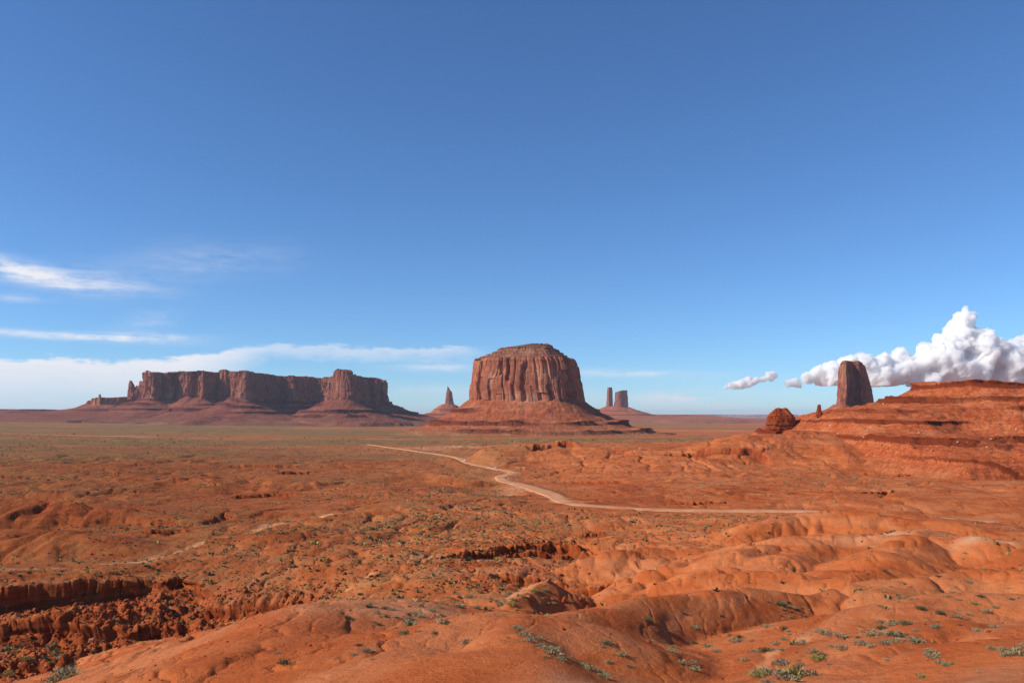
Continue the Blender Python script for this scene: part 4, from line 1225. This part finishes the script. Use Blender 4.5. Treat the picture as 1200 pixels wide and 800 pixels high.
# ------------------------------------------------------------------ stubby outcrop and pinnacle on the flank of the hill
def outcrop(name, pxs, D, ytop, ybot, depth, seed, label, cat, topf=None, mat=M_OUT, beds=14, block=5.0, dz=0.0, blocks=1.0):
    """a stack of weathered beds, each a blocky slab of its own outline"""
    xl, xr = s2(pxs[0], D), s2(pxs[1], D)
    zb, zt = zof(ybot, D), zof(ytop, D)
    n = 260; rows = []; rr_ = np.random.RandomState(seed)
    cx = (xl + xr) / 2; hx = (xr - xl) / 2
    a = np.linspace(0, 2 * math.pi, n, endpoint=False)
    H = zt - zb
    z = zb
    for b in range(beds):
        f0 = b / beds; f1 = (b + 1) / beds
        ins = rr_.uniform(-0.07, 0.07)
        aa = a / (2 * math.pi) * 22
        jt = np.abs(vn(np.cos(a) * 3.2 + 9, np.sin(a) * 3.2 + b * 0.35, seed + 9))
        blk = 1.1 * vn(np.cos(a) * 2.1 + 5, np.sin(a) * 2.1 + b * 0.5, seed) + 0.6 * vn(np.cos(a) * 6 + 5, np.sin(a) * 6 + b * 2.3, seed + 2) - 2.2 * np.exp(-(jt / 0.05) ** 2)
        for f, g in ((f0, -0.05), (f0 + 0.12 / beds, 0.0), (f1 - 0.14 / beds, 0.0), (f1 - 0.02 / beds, -0.03)):
            w = topf(f) if topf else 1 - 0.25 * f ** 2
            rad = w * (1 + ins + g + 0.05 * blk * blocks + 0.05 * vn(a * 3, a * 0 + f * 5, seed + 3))
            e = 0.75
            X = cx + hx * rad * np.sign(np.cos(a)) * np.abs(np.cos(a)) ** e
            Y = D + depth / 2 * rad * np.sign(np.sin(a)) * np.abs(np.sin(a)) ** e
            rows.append(np.c_[X, Y, np.full(n, zb + H * f) + 0.06 * H * f * vn(np.cos(a) * 2 + 7, np.sin(a) * 2 + 7, seed + 5)])
    v = np.vstack(rows)
    fl = grid_faces(len(rows), n, wrap=True).tolist()
    k = len(v)
    v = np.vstack([v, [[cx, D, zt + 0.3]]])
    tr = (len(rows) - 1) * n
    for i in range(n):
        fl.append([tr + i, tr + (i + 1) % n, k])
    o = mesh_from(name, v, fl, mat, None, smooth=False)
    return tag(o, label, cat)


_hv = np.zeros(len(HILLOBJ.data.vertices) * 3, np.float32); HILLOBJ.data.vertices.foreach_get('co', _hv); _hv = _hv.reshape(-1, 3)
_hpx = 600 + F * _hv[:, 0] / _hv[:, 1]; _hpy = YH + F * (ZC - _hv[:, 2]) / _hv[:, 1]


def on_hill(px, py, tol=3.0):
    """distance of the nearest hill surface in that direction"""
    m = (np.abs(_hpx - px) < tol) & (np.abs(_hpy - py) < tol)
    return float(_hv[m, 1].min()) if m.any() else 900.0


Do = on_hill(913, 503); Dp = on_hill(960, 484)
print('hill distances', Do, Dp)
outcrop('rock_outcrop', (899, 930.5), Do + 12, 478.5, 505, 34, 5, 'stubby layered red rock outcrop perched at the left foot of the red hill', 'rock outcrop',
        topf=lambda f: np.interp(f, [0, 0.3, 0.6, 0.75, 0.88, 1.0], [1.0, 0.99, 0.90, 0.82, 0.62, 0.42]), beds=11, blocks=1.0)
outcrop('rock_pinnacle', (955.5, 964), Dp + 3, 474.2, 488, 8, 9, 'small leaning rock pinnacle on the skyline left of the narrow butte', 'rock pinnacle',
        topf=lambda f: np.interp(f, [0, 0.4, 0.7, 1.0], [1.0, 0.75, 0.6, 0.42]), beds=6, block=2)


# ------------------------------------------------------------------ towering cumulus at the right
def cumulus(name, lobes, D, base_py, label, vox, seed, disp=((900, 250), (330, 150), (140, 75), (70, 28))):
    me = bpy.data.meshes.new(name + '_lobes')
    V = []; Fc = []
    import bmesh
    bm = bmesh.new()
    rs = np.random.RandomState(seed)
    k = D / F
    for (px, py, rp, dz) in lobes:
        x, y, z = P(px, py, D)
        c = Vector((x, D + dz * k, z))
        bmesh.ops.create_icosphere(bm, subdivisions=3, radius=rp * k, matrix=Matrix.Translation(c))
        for q in range(int(9 + rp * 0.5)):
            v = Vector(rs.normal(size=3)); v.normalize(); v.z = abs(v.z) * 0.9 + 0.05
            if v.y > 0.3: v.y *= -1
            r2 = rp * rs.uniform(0.22, 0.42)
            bmesh.ops.create_icosphere(bm, subdivisions=2, radius=r2 * k, matrix=Matrix.Translation(c + v * (rp * 0.86) * k))
    bm.to_mesh(me); bm.free()
    o = bpy.data.objects.new(name, me); COL.objects.link(o)
    md = o.modifiers.new('r', 'REMESH'); md.mode = 'VOXEL'; md.voxel_size = vox; md.use_smooth_shade = True
    dg = bpy.context.evaluated_depsgraph_get(); dg.update()
    m2 = bpy.data.meshes.new_from_object(o.evaluated_get(dg))
    o.modifiers.clear()
    o.data = m2
    n = len(m2.vertices)
    co = np.zeros(n * 3, np.float32); m2.vertices.foreach_get('co', co); co = co.reshape(-1, 3).astype(float)
    nn = np.zeros(n * 3, np.float32); m2.vertices.foreach_get('normal', nn); nn = nn.reshape(-1, 3)
    zb = zof(base_py, D)
    def n3(p, lam, s):
        q = p / lam
        return (vn(q[:, 0] + q[:, 2] * 0.61, q[:, 1] + q[:, 2] * 0.37, s) + vn(q[:, 0] * 0.8 - q[:, 2] * 0.9, q[:, 2] * 1.1 + q[:, 1] * 0.5, s + 7)) * 0.5
    d = 0
    for i, (lam, a) in enumerate(disp):
        d = d + a * (0.5 - 1.9 * np.abs(n3(co, lam, seed + i * 11)))       # billows: round outside, creased between
    co = co + nn * d[:, None]
    # flat base
    low = co[:, 2] < zb
    co[low, 2] = zb - (zb - co[low, 2]) * 0.12
    m2.vertices.foreach_set('co', co.astype(np.float32).ravel())
    m2.update()
    m2.polygons.foreach_set('use_smooth', np.ones(len(m2.polygons), dtype=bool))
    m2.materials.clear(); m2.materials.append(M_CLOUD)
    return tag(o, label, 'cloud')


mc = bpy.data.materials.new('cloud_droplets')
mc.use_nodes = True
tc_ = mc.node_tree
tc_.nodes.remove(tc_.nodes['Principled BSDF'])
vc_ = N(tc_, 'ShaderNodeVolumePrincipled')
vc_.inputs['Color'].default_value = (1.0, 1.0, 1.0, 1)
vc_.inputs['Density'].default_value = 0.015
vc_.inputs['Anisotropy'].default_value = 0.15
tc_.links.new(vc_.outputs[0], tc_.nodes['Material Output'].inputs['Volume'])
M_CLOUD = mc
cumulus('cumulus_cloud', [
    (1133, 374, 13, 0), (1128, 392, 17, 4), (1146, 400, 18, 0), (1120, 408, 20, 6), (1150, 420, 28, 6), (1110, 428, 24, 4), (1085, 420, 15, 0), (1070, 432, 18, 4), (1056, 420, 9, 0), (1050, 436, 18, 6),
    (1030, 430, 12, 0), (1012, 428, 11, 0), (995, 427, 10, 4), (1000, 440, 14, 4), (976, 440, 11, 0), (962, 443, 9, 3), (950, 447, 6, 3), (985, 446, 10, 0), (1030, 445, 16, 0), (1080, 446, 16, 2),
    (1180, 412, 15, 2), (1195, 405, 11, 0), (1215, 408, 18, 2), (1180, 432, 26, 4), (1220, 430, 28, 2), (1260, 420, 24, 2), (1300, 430, 26, 4), (1130, 440, 24, 0)], 30000, 452,
    'towering white cumulus cloud with a dim lilac base above the red hill', 48, 7)

cumulus('small_cloud', [(851, 456, 4, 0), (859, 452, 5.5, 0), (868, 450, 6, 0), (877, 448, 5.5, 0), (886, 446, 5.5, 0), (895, 444, 5.5, 0), (902, 441, 5.5, 0), (908, 439, 4, 0)], 30000, 456,
    'small ragged white cloud climbing to the right over the open plain', 30, 17, disp=((300, 70), (130, 40), (60, 20)))
cumulus('small_cloud', [(924, 450, 4.5, 0), (931, 449, 5.5, 0), (937, 451, 4, 0)], 30000, 455,
    'tiny round white cloud just left of the big cumulus', 30, 19, disp=((300, 60), (130, 36), (60, 18)))

# ------------------------------------------------------------------ air
hz_m = bpy.data.materials.new('thin_haze')
hz_m.use_nodes = True
ht = hz_m.node_tree
ht.nodes.remove(ht.nodes['Principled BSDF'])
pv = N(ht, 'ShaderNodeVolumePrincipled')
pv.inputs['Color'].default_value = (0.72, 0.84, 1.0, 1)
pv.inputs['Density'].default_value = 2.2e-5
pv.inputs['Anisotropy'].default_value = 0.2
ht.links.new(pv.outputs[0], ht.nodes['Material Output'].inputs['Volume'])
hx_, hb, htp = 49000.0, -120.0, 352.0
hv = [(-hx_, -hx_, hb), (hx_, -hx_, hb), (hx_, hx_, hb), (-hx_, hx_, hb), (-hx_, -hx_, htp), (hx_, -hx_, htp), (hx_, hx_, htp), (-hx_, hx_, htp)]
hz = mesh_from('haze', hv, [[0, 3, 2, 1], [4, 5, 6, 7], [0, 1, 5, 4], [1, 2, 6, 5], [2, 3, 7, 6], [3, 0, 4, 7]], hz_m, smooth=False)
tag(hz, kind='stuff')


# ------------------------------------------------------------------ shrubs
def shrub_mat(name, a, b2):
    m, t, b = new_mat(name)
    co = N(t, 'ShaderNodeNewGeometry').outputs['Position']
    oi = N(t, 'ShaderNodeObjectInfo').outputs['Random']
    c = MIX(t, SS(t, tnoise(t, co, 2.2, 4, 0.7), 0.35, 0.65), a, b2)
    c = MIX(t, M(t, 'MULTIPLY', oi, 0.35), c, (0.22, 0.17, 0.10))
    t.links.new(c, b.inputs['Base Color'])
    return m


S_GREY = shrub_mat('grey_green_leaves', (0.215, 0.205, 0.105), (0.320, 0.295, 0.170))
S_YEL = shrub_mat('yellow_green_leaves', (0.200, 0.190, 0.050), (0.300, 0.270, 0.080))
S_DRY = shrub_mat('dry_stems', (0.200, 0.150, 0.095), (0.300, 0.230, 0.150))
S_DARK = shrub_mat('dark_leaves', (0.075, 0.082, 0.040), (0.120, 0.120, 0.060))


def shrub_geo(rs, n, leaf, flat=0.6):
    """a tuft of short upright sprays: narrow leaf faces fanned out from several stems"""
    V = []; Fc = []
    ns = max(3, n // 14)
    stems = [(rs.normal(0, 0.20), rs.normal(0, 0.20)) for _ in range(ns)]
    for i in range(n):
        sx, sy = stems[i % ns]
        a = rs.uniform(0, 2 * math.pi); q = rs.uniform(0.15, 1.0) ** 0.7
        lean = rs.uniform(0.1, 1.1)
        d = np.array([math.cos(a) * math.sin(lean), math.sin(a) * math.sin(lean), math.cos(lean) * flat * 1.2])
        p = np.array([sx, sy, 0.0]) + d * 0.5 * q
        w = np.cross(d, rs.normal(size=3)); w /= np.linalg.norm(w) + 1e-6
        l = leaf * rs.uniform(0.7, 1.4); wd = leaf * rs.uniform(0.25, 0.5)
        e = d + rs.normal(0, 0.35, 3); e /= np.linalg.norm(e)
        k = len(V)
        V += [p - w * wd * 0.5, p + w * wd * 0.5, p + e * l + w * wd * 0.35, p + e * l - w * wd * 0.35]
        Fc.append([k, k + 1, k + 2, k + 3])
    for (sx, sy) in stems:                       # woody stems
        k = len(V)
        V += [np.array([sx * 0.3 - 0.012, sy * 0.3, -0.15]), np.array([sx * 0.3 + 0.012, sy * 0.3, -0.15]), np.array([sx + 0.01, sy, 0.3 * flat]), np.array([sx - 0.01, sy, 0.3 * flat])]
        Fc.append([k, k + 1, k + 2, k + 3])
    return np.array(V), Fc


rs = np.random.RandomState(5)
protos = {}
for nm, mt, fl in (('grey', S_GREY, 0.62), ('yellow', S_YEL, 0.7), ('dry', S_DRY, 0.5), ('dark', S_DARK, 0.6)):
    protos[nm] = []
    for k in range(4):
        v, f = shrub_geo(rs, (150, 230, 300, 110)[k], (0.15, 0.13, 0.12, 0.18)[k], fl)
        protos[nm].append(mesh_from('shrub', v, f, mt, smooth=False))
for l in protos.values():
    for o in l:
        bpy.data.objects.remove(o)
SHR = {k: [m for m in bpy.data.meshes if m.name.startswith('shrub') and m.materials[0] == mt and m.users == 0] for k, mt in (('grey', S_GREY), ('yellow', S_YEL), ('dry', S_DRY), ('dark', S_DARK))}


def ground_pt(px, py, Dlo, Dhi, n=420):
    """first point of the ground met by the line of sight"""
    D = np.exp(np.linspace(math.log(Dlo), math.log(Dhi), n))
    x = (px - 600) * D / F
    z = Hraw(x, D)
    row = YH + F * (ZC - z) / D
    k = np.where(row <= py)[0]
    if len(k) == 0 or k[0] == 0:
        return None
    return x[k[0]], D[k[0]], z[k[0]]


NSH = 0


def shrub(px, py, size, kind, label, group, Dlo=26, Dhi=600):
    global NSH
    g = ground_pt(px, py, Dlo, Dhi)
    if g is None:
        return
    NSH += 1
    o = bpy.data.objects.new('shrub', SHR[kind][rng.randint(len(SHR[kind]))])
    COL.objects.link(o)
    o.location = (g[0], g[1], g[2] - 0.02)
    s = size * rng.uniform(0.85, 1.15)
    o.scale = (s, s, s * rng.uniform(0.7, 0.95))
    o.rotation_euler = (0, 0, rng.uniform(0, 6.28))
    tag(o, label, 'shrub', group)


# the ones one can pick out
GA = 'grey-green shrubs in the fold of the foreground ridge'
for px, py, sz in [(607, 738, 0.7), (613, 745, 0.9), (621, 752, 0.95), (630, 748, 0.5), (633, 758, 0.65), (641, 752, 0.4), (644, 763, 0.8), (650, 767, 0.8),
                   (640, 770, 0.35), (658, 774, 0.6), (671, 770, 0.4), (681, 779, 0.55), (690, 784, 0.6), (702, 788, 0.7), (709, 795, 0.7)]:
    shrub(px, py, sz, 'grey', 'grey-green shrub in the dark fold running down beside the lit foreground crest', GA)
GB = 'large grey-green shrubs at the bottom right'
for px, py, sz in [(1089, 764, 0.55), (1093, 772, 0.6), (1098, 768, 0.5), (1101, 778, 0.5), (1108, 780, 0.45), (1086, 770, 0.4), (1115, 779, 0.4)]:
    shrub(px, py, sz, 'grey', 'grey-green shrub in the clump left of the larger bottom right corner clump', GB)
for px, py, sz in [(1175, 764, 0.6), (1183, 768, 0.6), (1190, 762, 0.7), (1196, 768, 0.7), (1203, 760, 0.7), (1176, 771, 0.4), (1209, 770, 0.6)]:
    shrub(px, py, sz, 'grey', 'grey-green shrub in the clump on the pebbly ground at the bottom right corner', GB)
shrub(1163, 762, 0.5, 'grey', 'lone grey-green shrub just left of the bottom right corner clump', GB)
shrub(1080, 794, 0.55, 'yellow', 'bright yellow-green shrub near the bottom edge at the right', 'yellow-green shrubs')
shrub(1141, 711, 0.75, 'yellow', 'round yellow-green shrub on the smooth red slope at the right', 'yellow-green shrubs')
for px, py, sz, k, lab in [(1101, 773 - 2, 0.4, 'dry', 'small dry shrub beside the bottom right clumps'), (1100, 720, 0.9, 'dark', 'dark flattened shrub in the middle of the right-hand slope'), (1148, 788, 0.3, 'dry', 'tiny dry tuft at the bottom edge below the pebbly ground'),
                           (1041, 774, 0.5, 'grey', 'pale lone shrub above the bottom edge left of the yellow-green one'), (1101, 677, 1.1, 'dark', 'dark shrub high on the right slope above the round yellow-green one'), (1043, 745, 0.9, 'grey', 'spreading grey shrub beside the small dry gully'),
                           (545, 754, 0.8, 'grey', 'lone grey-green shrub on the lit orange slope left of the fold'), (866, 748, 0.8, 'dark', 'darkest shrub on the shaded slope of the foreground ridge'), (803, 677 + 45, 0.7, 'dark', 'small round shrub high on the shaded ridge slope')]:
    shrub(px, py, sz, k, lab, None)
GL = 'shrubs in the bottom left basin'
for i in range(22):
    px = rng.uniform(0, 85); py = rng.uniform(752, 800)
    shrub(px, py, rng.uniform(1.0, 2.4), ('yellow', 'grey', 'dark')[rng.randint(3)], 'low green shrub in the bottom left corner of the basin', GL)
GC = 'shrubs below the dark ledges'
for i in range(16):
    px = rng.uniform(265, 385); py = 800 - (px - 265) / 120 * 95 - rng.uniform(28, 45)
    shrub(px, min(py, 765), rng.uniform(0.8, 1.5), ('yellow', 'grey')[rng.randint(2)], 'green shrub along the foot of the lower dark ledges, behind the smooth hump', GC, 100)


def scatter(n, boxes, szr, kinds, label, group, Dlo=26, Dhi=600):
    for i in range(n):
        x0, y0, x1, y1, sk = boxes[rng.randint(len(boxes))]
        px = rng.uniform(x0, x1); py = rng.uniform(y0, y1) + sk * (px - x0)
        shrub(px, py, rng.uniform(*szr) * rng.choice([0.8, 1.0, 1.2, 1.6]), kinds[rng.randint(len(kinds))], label, group, Dlo, Dhi)


scatter(62, [(690, 738, 860, 790, 0), (740, 730, 930, 770, 0), (860, 730, 985, 770, 0.1), (900, 706, 950, 720, 0.2)], (0.35, 0.8), ('grey', 'dry', 'dark', 'grey'), 'small shrub scattered over the shaded slope of the foreground ridge', 'shrubs on the shaded ridge slope')
scatter(30, [(905, 745, 960, 800, 0), (870, 775, 940, 800, 0)], (0.4, 0.9), ('grey', 'dry', 'dry', 'yellow'), 'grey or dry shrub crowding the small gully at the bottom, right of centre', 'shrubs along the gully')
scatter(58, [(1000, 650, 1200, 720, 0), (1040, 700, 1200, 745, 0), (980, 725, 1100, 765, 0)], (0.4, 0.8), ('grey', 'dark', 'grey', 'dry'), 'small shrub dotted on the sunlit red slopes at the right', 'shrubs on the right slopes')
scatter(40, [(300, 690, 480, 780, 0), (400, 705, 510, 730, 0), (440, 720, 520, 745, 0)], (0.4, 0.9), ('grey', 'dark', 'grey'), 'small grey shrub on the pale smooth hump left of the centre', 'shrubs on the pale hump')
scatter(26, [(590, 695, 670, 715, 0), (500, 700, 600, 716, 0), (560, 690, 640, 705, 0)], (0.6, 1.1), ('grey', 'yellow', 'grey'), 'small shrub around the foot of the little pointed hill in the centre', 'shrubs round the pointed hill')


# everything smaller or farther: one carpet of low plants
def carpet():
    r2 = np.random.RandomState(77)
    n = 120000
    th = r2.uniform(R(-36), R(36), n)
    r = np.exp(r2.uniform(math.log(60), math.log(2700), n) * 0.5 + 0.5 * (math.log(60) + (math.log(2700) - math.log(60)) * np.sqrt(r2.rand(n))))
    x = r * np.sin(th); y = r * np.cos(th)
    g = ground_density(x, y)
    k = r2.rand(n) < g * np.where(r < 500, 0.62, 0.9)
    x, y, r, g = x[k], y[k], r[k], g[k]
    z = Hraw(x, y)
    n = len(x)
    print('carpet plants', n)
    sz = (0.28 + r2.gamma(1.6, 0.22, n)) * (0.7 + 0.0010 * r)
    V = []; C = []
    nb = np.where(r < 420, 10, 6)
    tot = int(nb.sum())
    own = np.repeat(np.arange(n), nb)
    a = r2.uniform(0, 2 * math.pi, tot); ln = r2.uniform(0.3, 1.3, tot)
    d = np.stack([np.cos(a) * np.sin(ln), np.sin(a) * np.sin(ln), np.cos(ln) * 0.8], -1)
    w = np.cross(d, r2.normal(size=(tot, 3))); w /= np.linalg.norm(w, axis=1)[:, None]
    c = np.stack([x, y, z - 0.03], -1)[own]
    s_ = sz[own][:, None]
    c0 = c + d * s_ * 0.08
    c1 = c + d * s_ * r2.uniform(0.45, 0.8, (tot, 1))
    v = np.stack([c0 - w * s_ * 0.08, c0 + w * s_ * 0.08, c1 + w * s_ * 0.20, c1 - w * s_ * 0.20], 1).reshape(-1, 3)
    f = np.arange(tot * 4).reshape(-1, 4)
    tint = np.repeat(r2.rand(n)[own], 4)
    m, t, b = new_mat('low_desert_plants')
    at = attr(t, 'tint')
    c = MIX(t, SS(t, at, 0.25, 0.55), (0.150, 0.140, 0.065), (0.270, 0.235, 0.135))
    c = MIX(t, SS(t, at, 0.55, 0.75), c, (0.340, 0.265, 0.090))
    t.links.new(c, b.inputs['Base Color'])
    o = mesh_from('low_plants', v, f, m, attrs={'tint': tint}, smooth=False)
    tag(o, kind='stuff')


def ground_density(x, y):
    r = np.hypot(x, y); th = np.arctan2(x, y)
    n1 = fbm(x / 70.0, y / 70.0, 4, 101); n2 = fbm(x / 300.0, y / 160.0, 3, 151); n3 = fbm(x / 18.0, y / 18.0, 3, 153)
    left = 1 - sst(-0.10, 0.15, th)
    g = np.clip(0.22 + 1.3 * n1 + 0.6 * n2 + 0.8 * n3, 0, 1) * (0.30 + 0.70 * left)
    g = g * sst(120, 200, r) + 0.10 * (1 - sst(120, 200, r)) * np.clip(0.5 + 1.5 * n3, 0, 1)
    for p, rad, a in [((430, 690, 190), 40, 0.9), ((350, 655, 240), 34, 0.8), ((500, 700, 150), 20, 0.9), ((640, 600, 330), 45, 0.8), ((560, 640, 250), 26, 0.6), ((470, 715, 100), 14, 0.8), ((160, 668, 240), 34, 0.7),
                      ((470, 640, 260), 36, 0.7), ((1010, 735, 98), 12, 0.5), ((850, 610, 330), 40, 0.5), ((620, 705, 140), 9, 0.9)]:
        q = P(*p)
        g = np.maximum(g, a * np.exp(-((x - q[0]) ** 2 + (y - q[1]) ** 2) / rad ** 2) * np.clip(0.7 + n3, 0, 1))
    g = np.maximum(g, sst(1150, 1500, r) * 0.8 * np.clip(0.6 + n2 * 1.5, 0, 1))
    # not on the road
    d, _, _, _, _ = seg_dist(x, y, [tuple(p) for p in roadC])
    return g * (d > 9)


carpet()


# ------------------------------------------------------------------ boulders
def boulder_mesh(seed):
    import bmesh
    bm = bmesh.new()
    bmesh.ops.create_icosphere(bm, subdivisions=3, radius=0.5)
    r3 = np.random.RandomState(seed)
    pl = [(Vector(r3.normal(size=3)).normalized(), r3.uniform(0.26, 0.42)) for _ in range(11)]
    sc = Vector((r3.uniform(0.8, 1.3), r3.uniform(0.7, 1.1), r3.uniform(0.55, 0.9)))
    for v in bm.verts:
        for nrm, d in pl:
            q = v.co.dot(nrm)
            if q > d:
                v.co -= nrm * (q - d)
        v.co += v.co.normalized() * 0.03 * mnoise.noise(v.co * 5 + Vector((seed, 0, 0)))
        v.co = Vector((v.co.x * sc.x, v.co.y * sc.y, v.co.z * sc.z))
    me = bpy.data.meshes.new('boulder'); bm.to_mesh(me); bm.free()
    return me


M_BOULD = rock_material('boulder_stone', lit=(0.42, 0.105, 0.028), dark=(0.27, 0.052, 0.014), pale=(0.56, 0.30, 0.19), sc=14, streak=0, bedded=0.3)
M_PALEB = rock_material('pale_boulder_stone', lit=(0.60, 0.38, 0.25), dark=(0.46, 0.25, 0.15), pale=(0.66, 0.46, 0.33), sc=14, streak=0, bedded=0.2)
BM_ = []
for q in range(6):
    me = boulder_mesh(q + 1); me.materials.append(M_BOULD if q < 4 else M_PALEB); BM_.append(me)


def boulder(px, py, D, z, size, pale, label, group):
    o = bpy.data.objects.new('boulder', BM_[rng.randint(4) if not pale else 4 + rng.randint(2)])
    COL.objects.link(o)
    o.location = ((px - 600) * D / F, D, z + size * 0.12)
    o.scale = (size, size, size * rng.uniform(0.8, 1.1))
    o.rotation_euler = (rng.uniform(-0.2, 0.2), rng.uniform(-0.2, 0.2), rng.uniform(0, 6.28))
    tag(o, label, 'boulder', group)


for i in range(130):
    px = rng.uniform(880, 1195); py = rng.uniform(500, 528) if i % 3 else rng.uniform(458, 500)
    m = (np.abs(_hpx - px) < 1.6) & (np.abs(_hpy - py) < 1.6)
    if not m.any():
        continue
    k = np.where(m)[0][_hv[m, 1].argmin()]
    pale = rng.rand() < 0.22
    boulder(_hpx[k], py, float(_hv[k, 1]), float(_hv[k, 2]), rng.uniform(1.0, 3.2), pale,
            'pale boulder fallen on the slope of the layered red hill' if pale else 'red boulder fallen on the slope of the layered red hill', 'boulders on the layered hill')
for i in range(60):
    px = rng.uniform(0, 350); py = rng.uniform(705, 770)
    g = ground_pt(px, py, 120, 300)
    if g is None:
        continue
    boulder(px, py, float(g[1]), float(g[2]), rng.uniform(0.5, 1.5), False, 'dark red boulder on the rubble slope under the dark ledge at the left', 'boulders under the left ledge')
for i in range(40):
    px = rng.uniform(515, 690); py = rng.uniform(632, 712) if i % 2 else rng.uniform(670, 705)
    g = ground_pt(px, py, 120, 320)
    if g is None:
        continue
    boulder(px, py, float(g[1]), float(g[2]), rng.uniform(0.5, 1.4), False, 'red boulder among the low broken ledges in the centre', 'boulders among the centre ledges')


def rubble():
    r4 = np.random.RandomState(3)
    V0 = []
    base_v = np.array([(-.5, -.4, -.3), (.5, -.45, -.3), (.45, .4, -.3), (-.4, .5, -.3), (-.35, -.3, .3), (.3, -.35, .35), (.35, .3, .25), (-.3, .35, .32)])
    bf = np.array([(0, 3, 2, 1), (4, 5, 6, 7), (0, 1, 5, 4), (1, 2, 6, 5), (2, 3, 7, 6), (3, 0, 4, 7)])
    xs = []; ys = []; ss = []
    for (px, py, D), rad, amp in ROUGH:
        q = P(px, py, D)
        n = int(rad * rad * 1.6)
        xs.append(q[0] + r4.normal(0, rad * 0.6, n)); ys.append(q[1] + r4.normal(0, rad * 0.6, n)); ss.append(r4.gamma(2.0, 0.16, n) + 0.12)
    n = 4500
    th = r4.uniform(R(-34), R(34), n); r = np.exp(r4.uniform(math.log(60), math.log(900), n))
    xs.append(r * np.sin(th)); ys.append(r * np.cos(th)); ss.append((r4.gamma(1.3, 0.05, n) + 0.04) * (0.6 + r * 0.005))
    x = np.concatenate(xs); y = np.concatenate(ys); s_ = np.concatenate(ss)
    z = Hraw(x, y)
    n = len(x)
    a = r4.uniform(0, 6.28, n); ca, sa = np.cos(a), np.sin(a)
    b = base_v[None] * (1 + r4.normal(0, 0.18, (n, 8, 3)))
    b = b * s_[:, None, None]
    X = b[:, :, 0] * ca[:, None] - b[:, :, 1] * sa[:, None] + x[:, None]
    Y = b[:, :, 0] * sa[:, None] + b[:, :, 1] * ca[:, None] + y[:, None]
    Z = b[:, :, 2] + z[:, None] + s_[:, None] * 0.1
    v = np.stack([X, Y, Z], -1).reshape(-1, 3)
    f = (bf[None] + 8 * np.arange(n)[:, None, None]).reshape(-1, 4)
    tag(mesh_from('rubble', v, f, M_BOULD, smooth=False), kind='stuff')


rubble()


# ------------------------------------------------------------------ cars on the road
def car(px, py, paint, label, heading):
    arr = np.array([(600 + F * q[0] / q[1], YH + F * (ZC - q[2]) / q[1]) for q in roadC])
    # position on the road nearest in direction
    best = None
    for i in range(len(roadC) - 1):
        for t in np.linspace(0, 1, 12):
            q = roadC[i] * (1 - t) + roadC[i + 1] * t
            e = math.hypot(600 + F * q[0] / q[1] - px, 3 * (YH + F * (ZC - q[2]) / q[1] - py))
            if best is None or e < best[0]:
                d = roadC[i + 1] - roadC[i]
                best = (e, q, math.atan2(d[1], d[0]))
    _, q, ang = best
    r = math.hypot(q[0], q[1])
    root = empty('car', (q[0], q[1], q[2] + 0.12 + 0.00035 * r), label, 'car', 'cars on the dirt road', ang)
    mp_, t_, b_ = new_mat('car_paint', 0.35); b_.inputs['Base Color'].default_value = (*paint, 1); b_.inputs['Specular IOR Level'].default_value = 0.5
    mg, t_, b_ = new_mat('car_glass', 0.1); b_.inputs['Base Color'].default_value = (0.02, 0.025, 0.03, 1); b_.inputs['Specular IOR Level'].default_value = 0.5
    mt_, t_, b_ = new_mat('car_tyre', 0.9); b_.inputs['Base Color'].default_value = (0.02, 0.02, 0.02, 1)

    def extrude(name, prof, w0, w1, mat):
        V = []; n = len(prof)
        for s_, ww in ((-1, 1), (1, 1)):
            for x, z in prof:
                w = w0 + (w1 - w0) * max(0, min(1, (z - 0.9) / 0.8))
                V.append((x, s_ * w, z))
        Fc = [list(range(n))[::-1], list(range(n, 2 * n))]
        for i in range(n):
            j = (i + 1) % n
            Fc.append([i, j, n + j, n + i])
        o = mesh_from(name, V, Fc, mat, root, smooth=False)
        bv = o.modifiers.new('b', 'BEVEL'); bv.width = 0.06; bv.segments = 2; bv.limit_method = 'ANGLE'
        return o
    extrude('body', [(-2.35, 0.35), (2.35, 0.35), (2.4, 0.75), (2.2, 0.98), (1.1, 1.08), (0.45, 1.72), (-1.75, 1.74), (-2.25, 1.1), (-2.4, 0.7)], 0.95, 0.74, mp_)
    extrude('windows', [(0.98, 1.11), (0.42, 1.62), (-1.68, 1.62), (-2.1, 1.13)], 0.955, 0.80, mg)
    for sx in (-1.45, 1.5):
        for sy in (-0.85, 0.85):
            V = []; Fc = []
            for k in range(16):
                a = 2 * math.pi * k / 16
                for yy in (-0.12, 0.12):
                    V.append((sx + 0.37 * math.cos(a), sy + yy, 0.37 + 0.37 * math.sin(a)))
            for k in range(16):
                j = (k + 1) % 16
                Fc.append([2 * k, 2 * k + 1, 2 * j + 1, 2 * j])
            Fc.append([2 * k for k in range(16)]); Fc.append([2 * k + 1 for k in range(15, -1, -1)])
            mesh_from('wheel', V, Fc, mt_, root, smooth=False)


car(538, 542, (0.80, 0.80, 0.78), 'tiny white car farther off on the pale dirt road', 0)
car(581, 549, (0.42, 0.45, 0.50), 'tiny grey car on the dirt road just before its bend', 0)
print('shrubs', NSH)
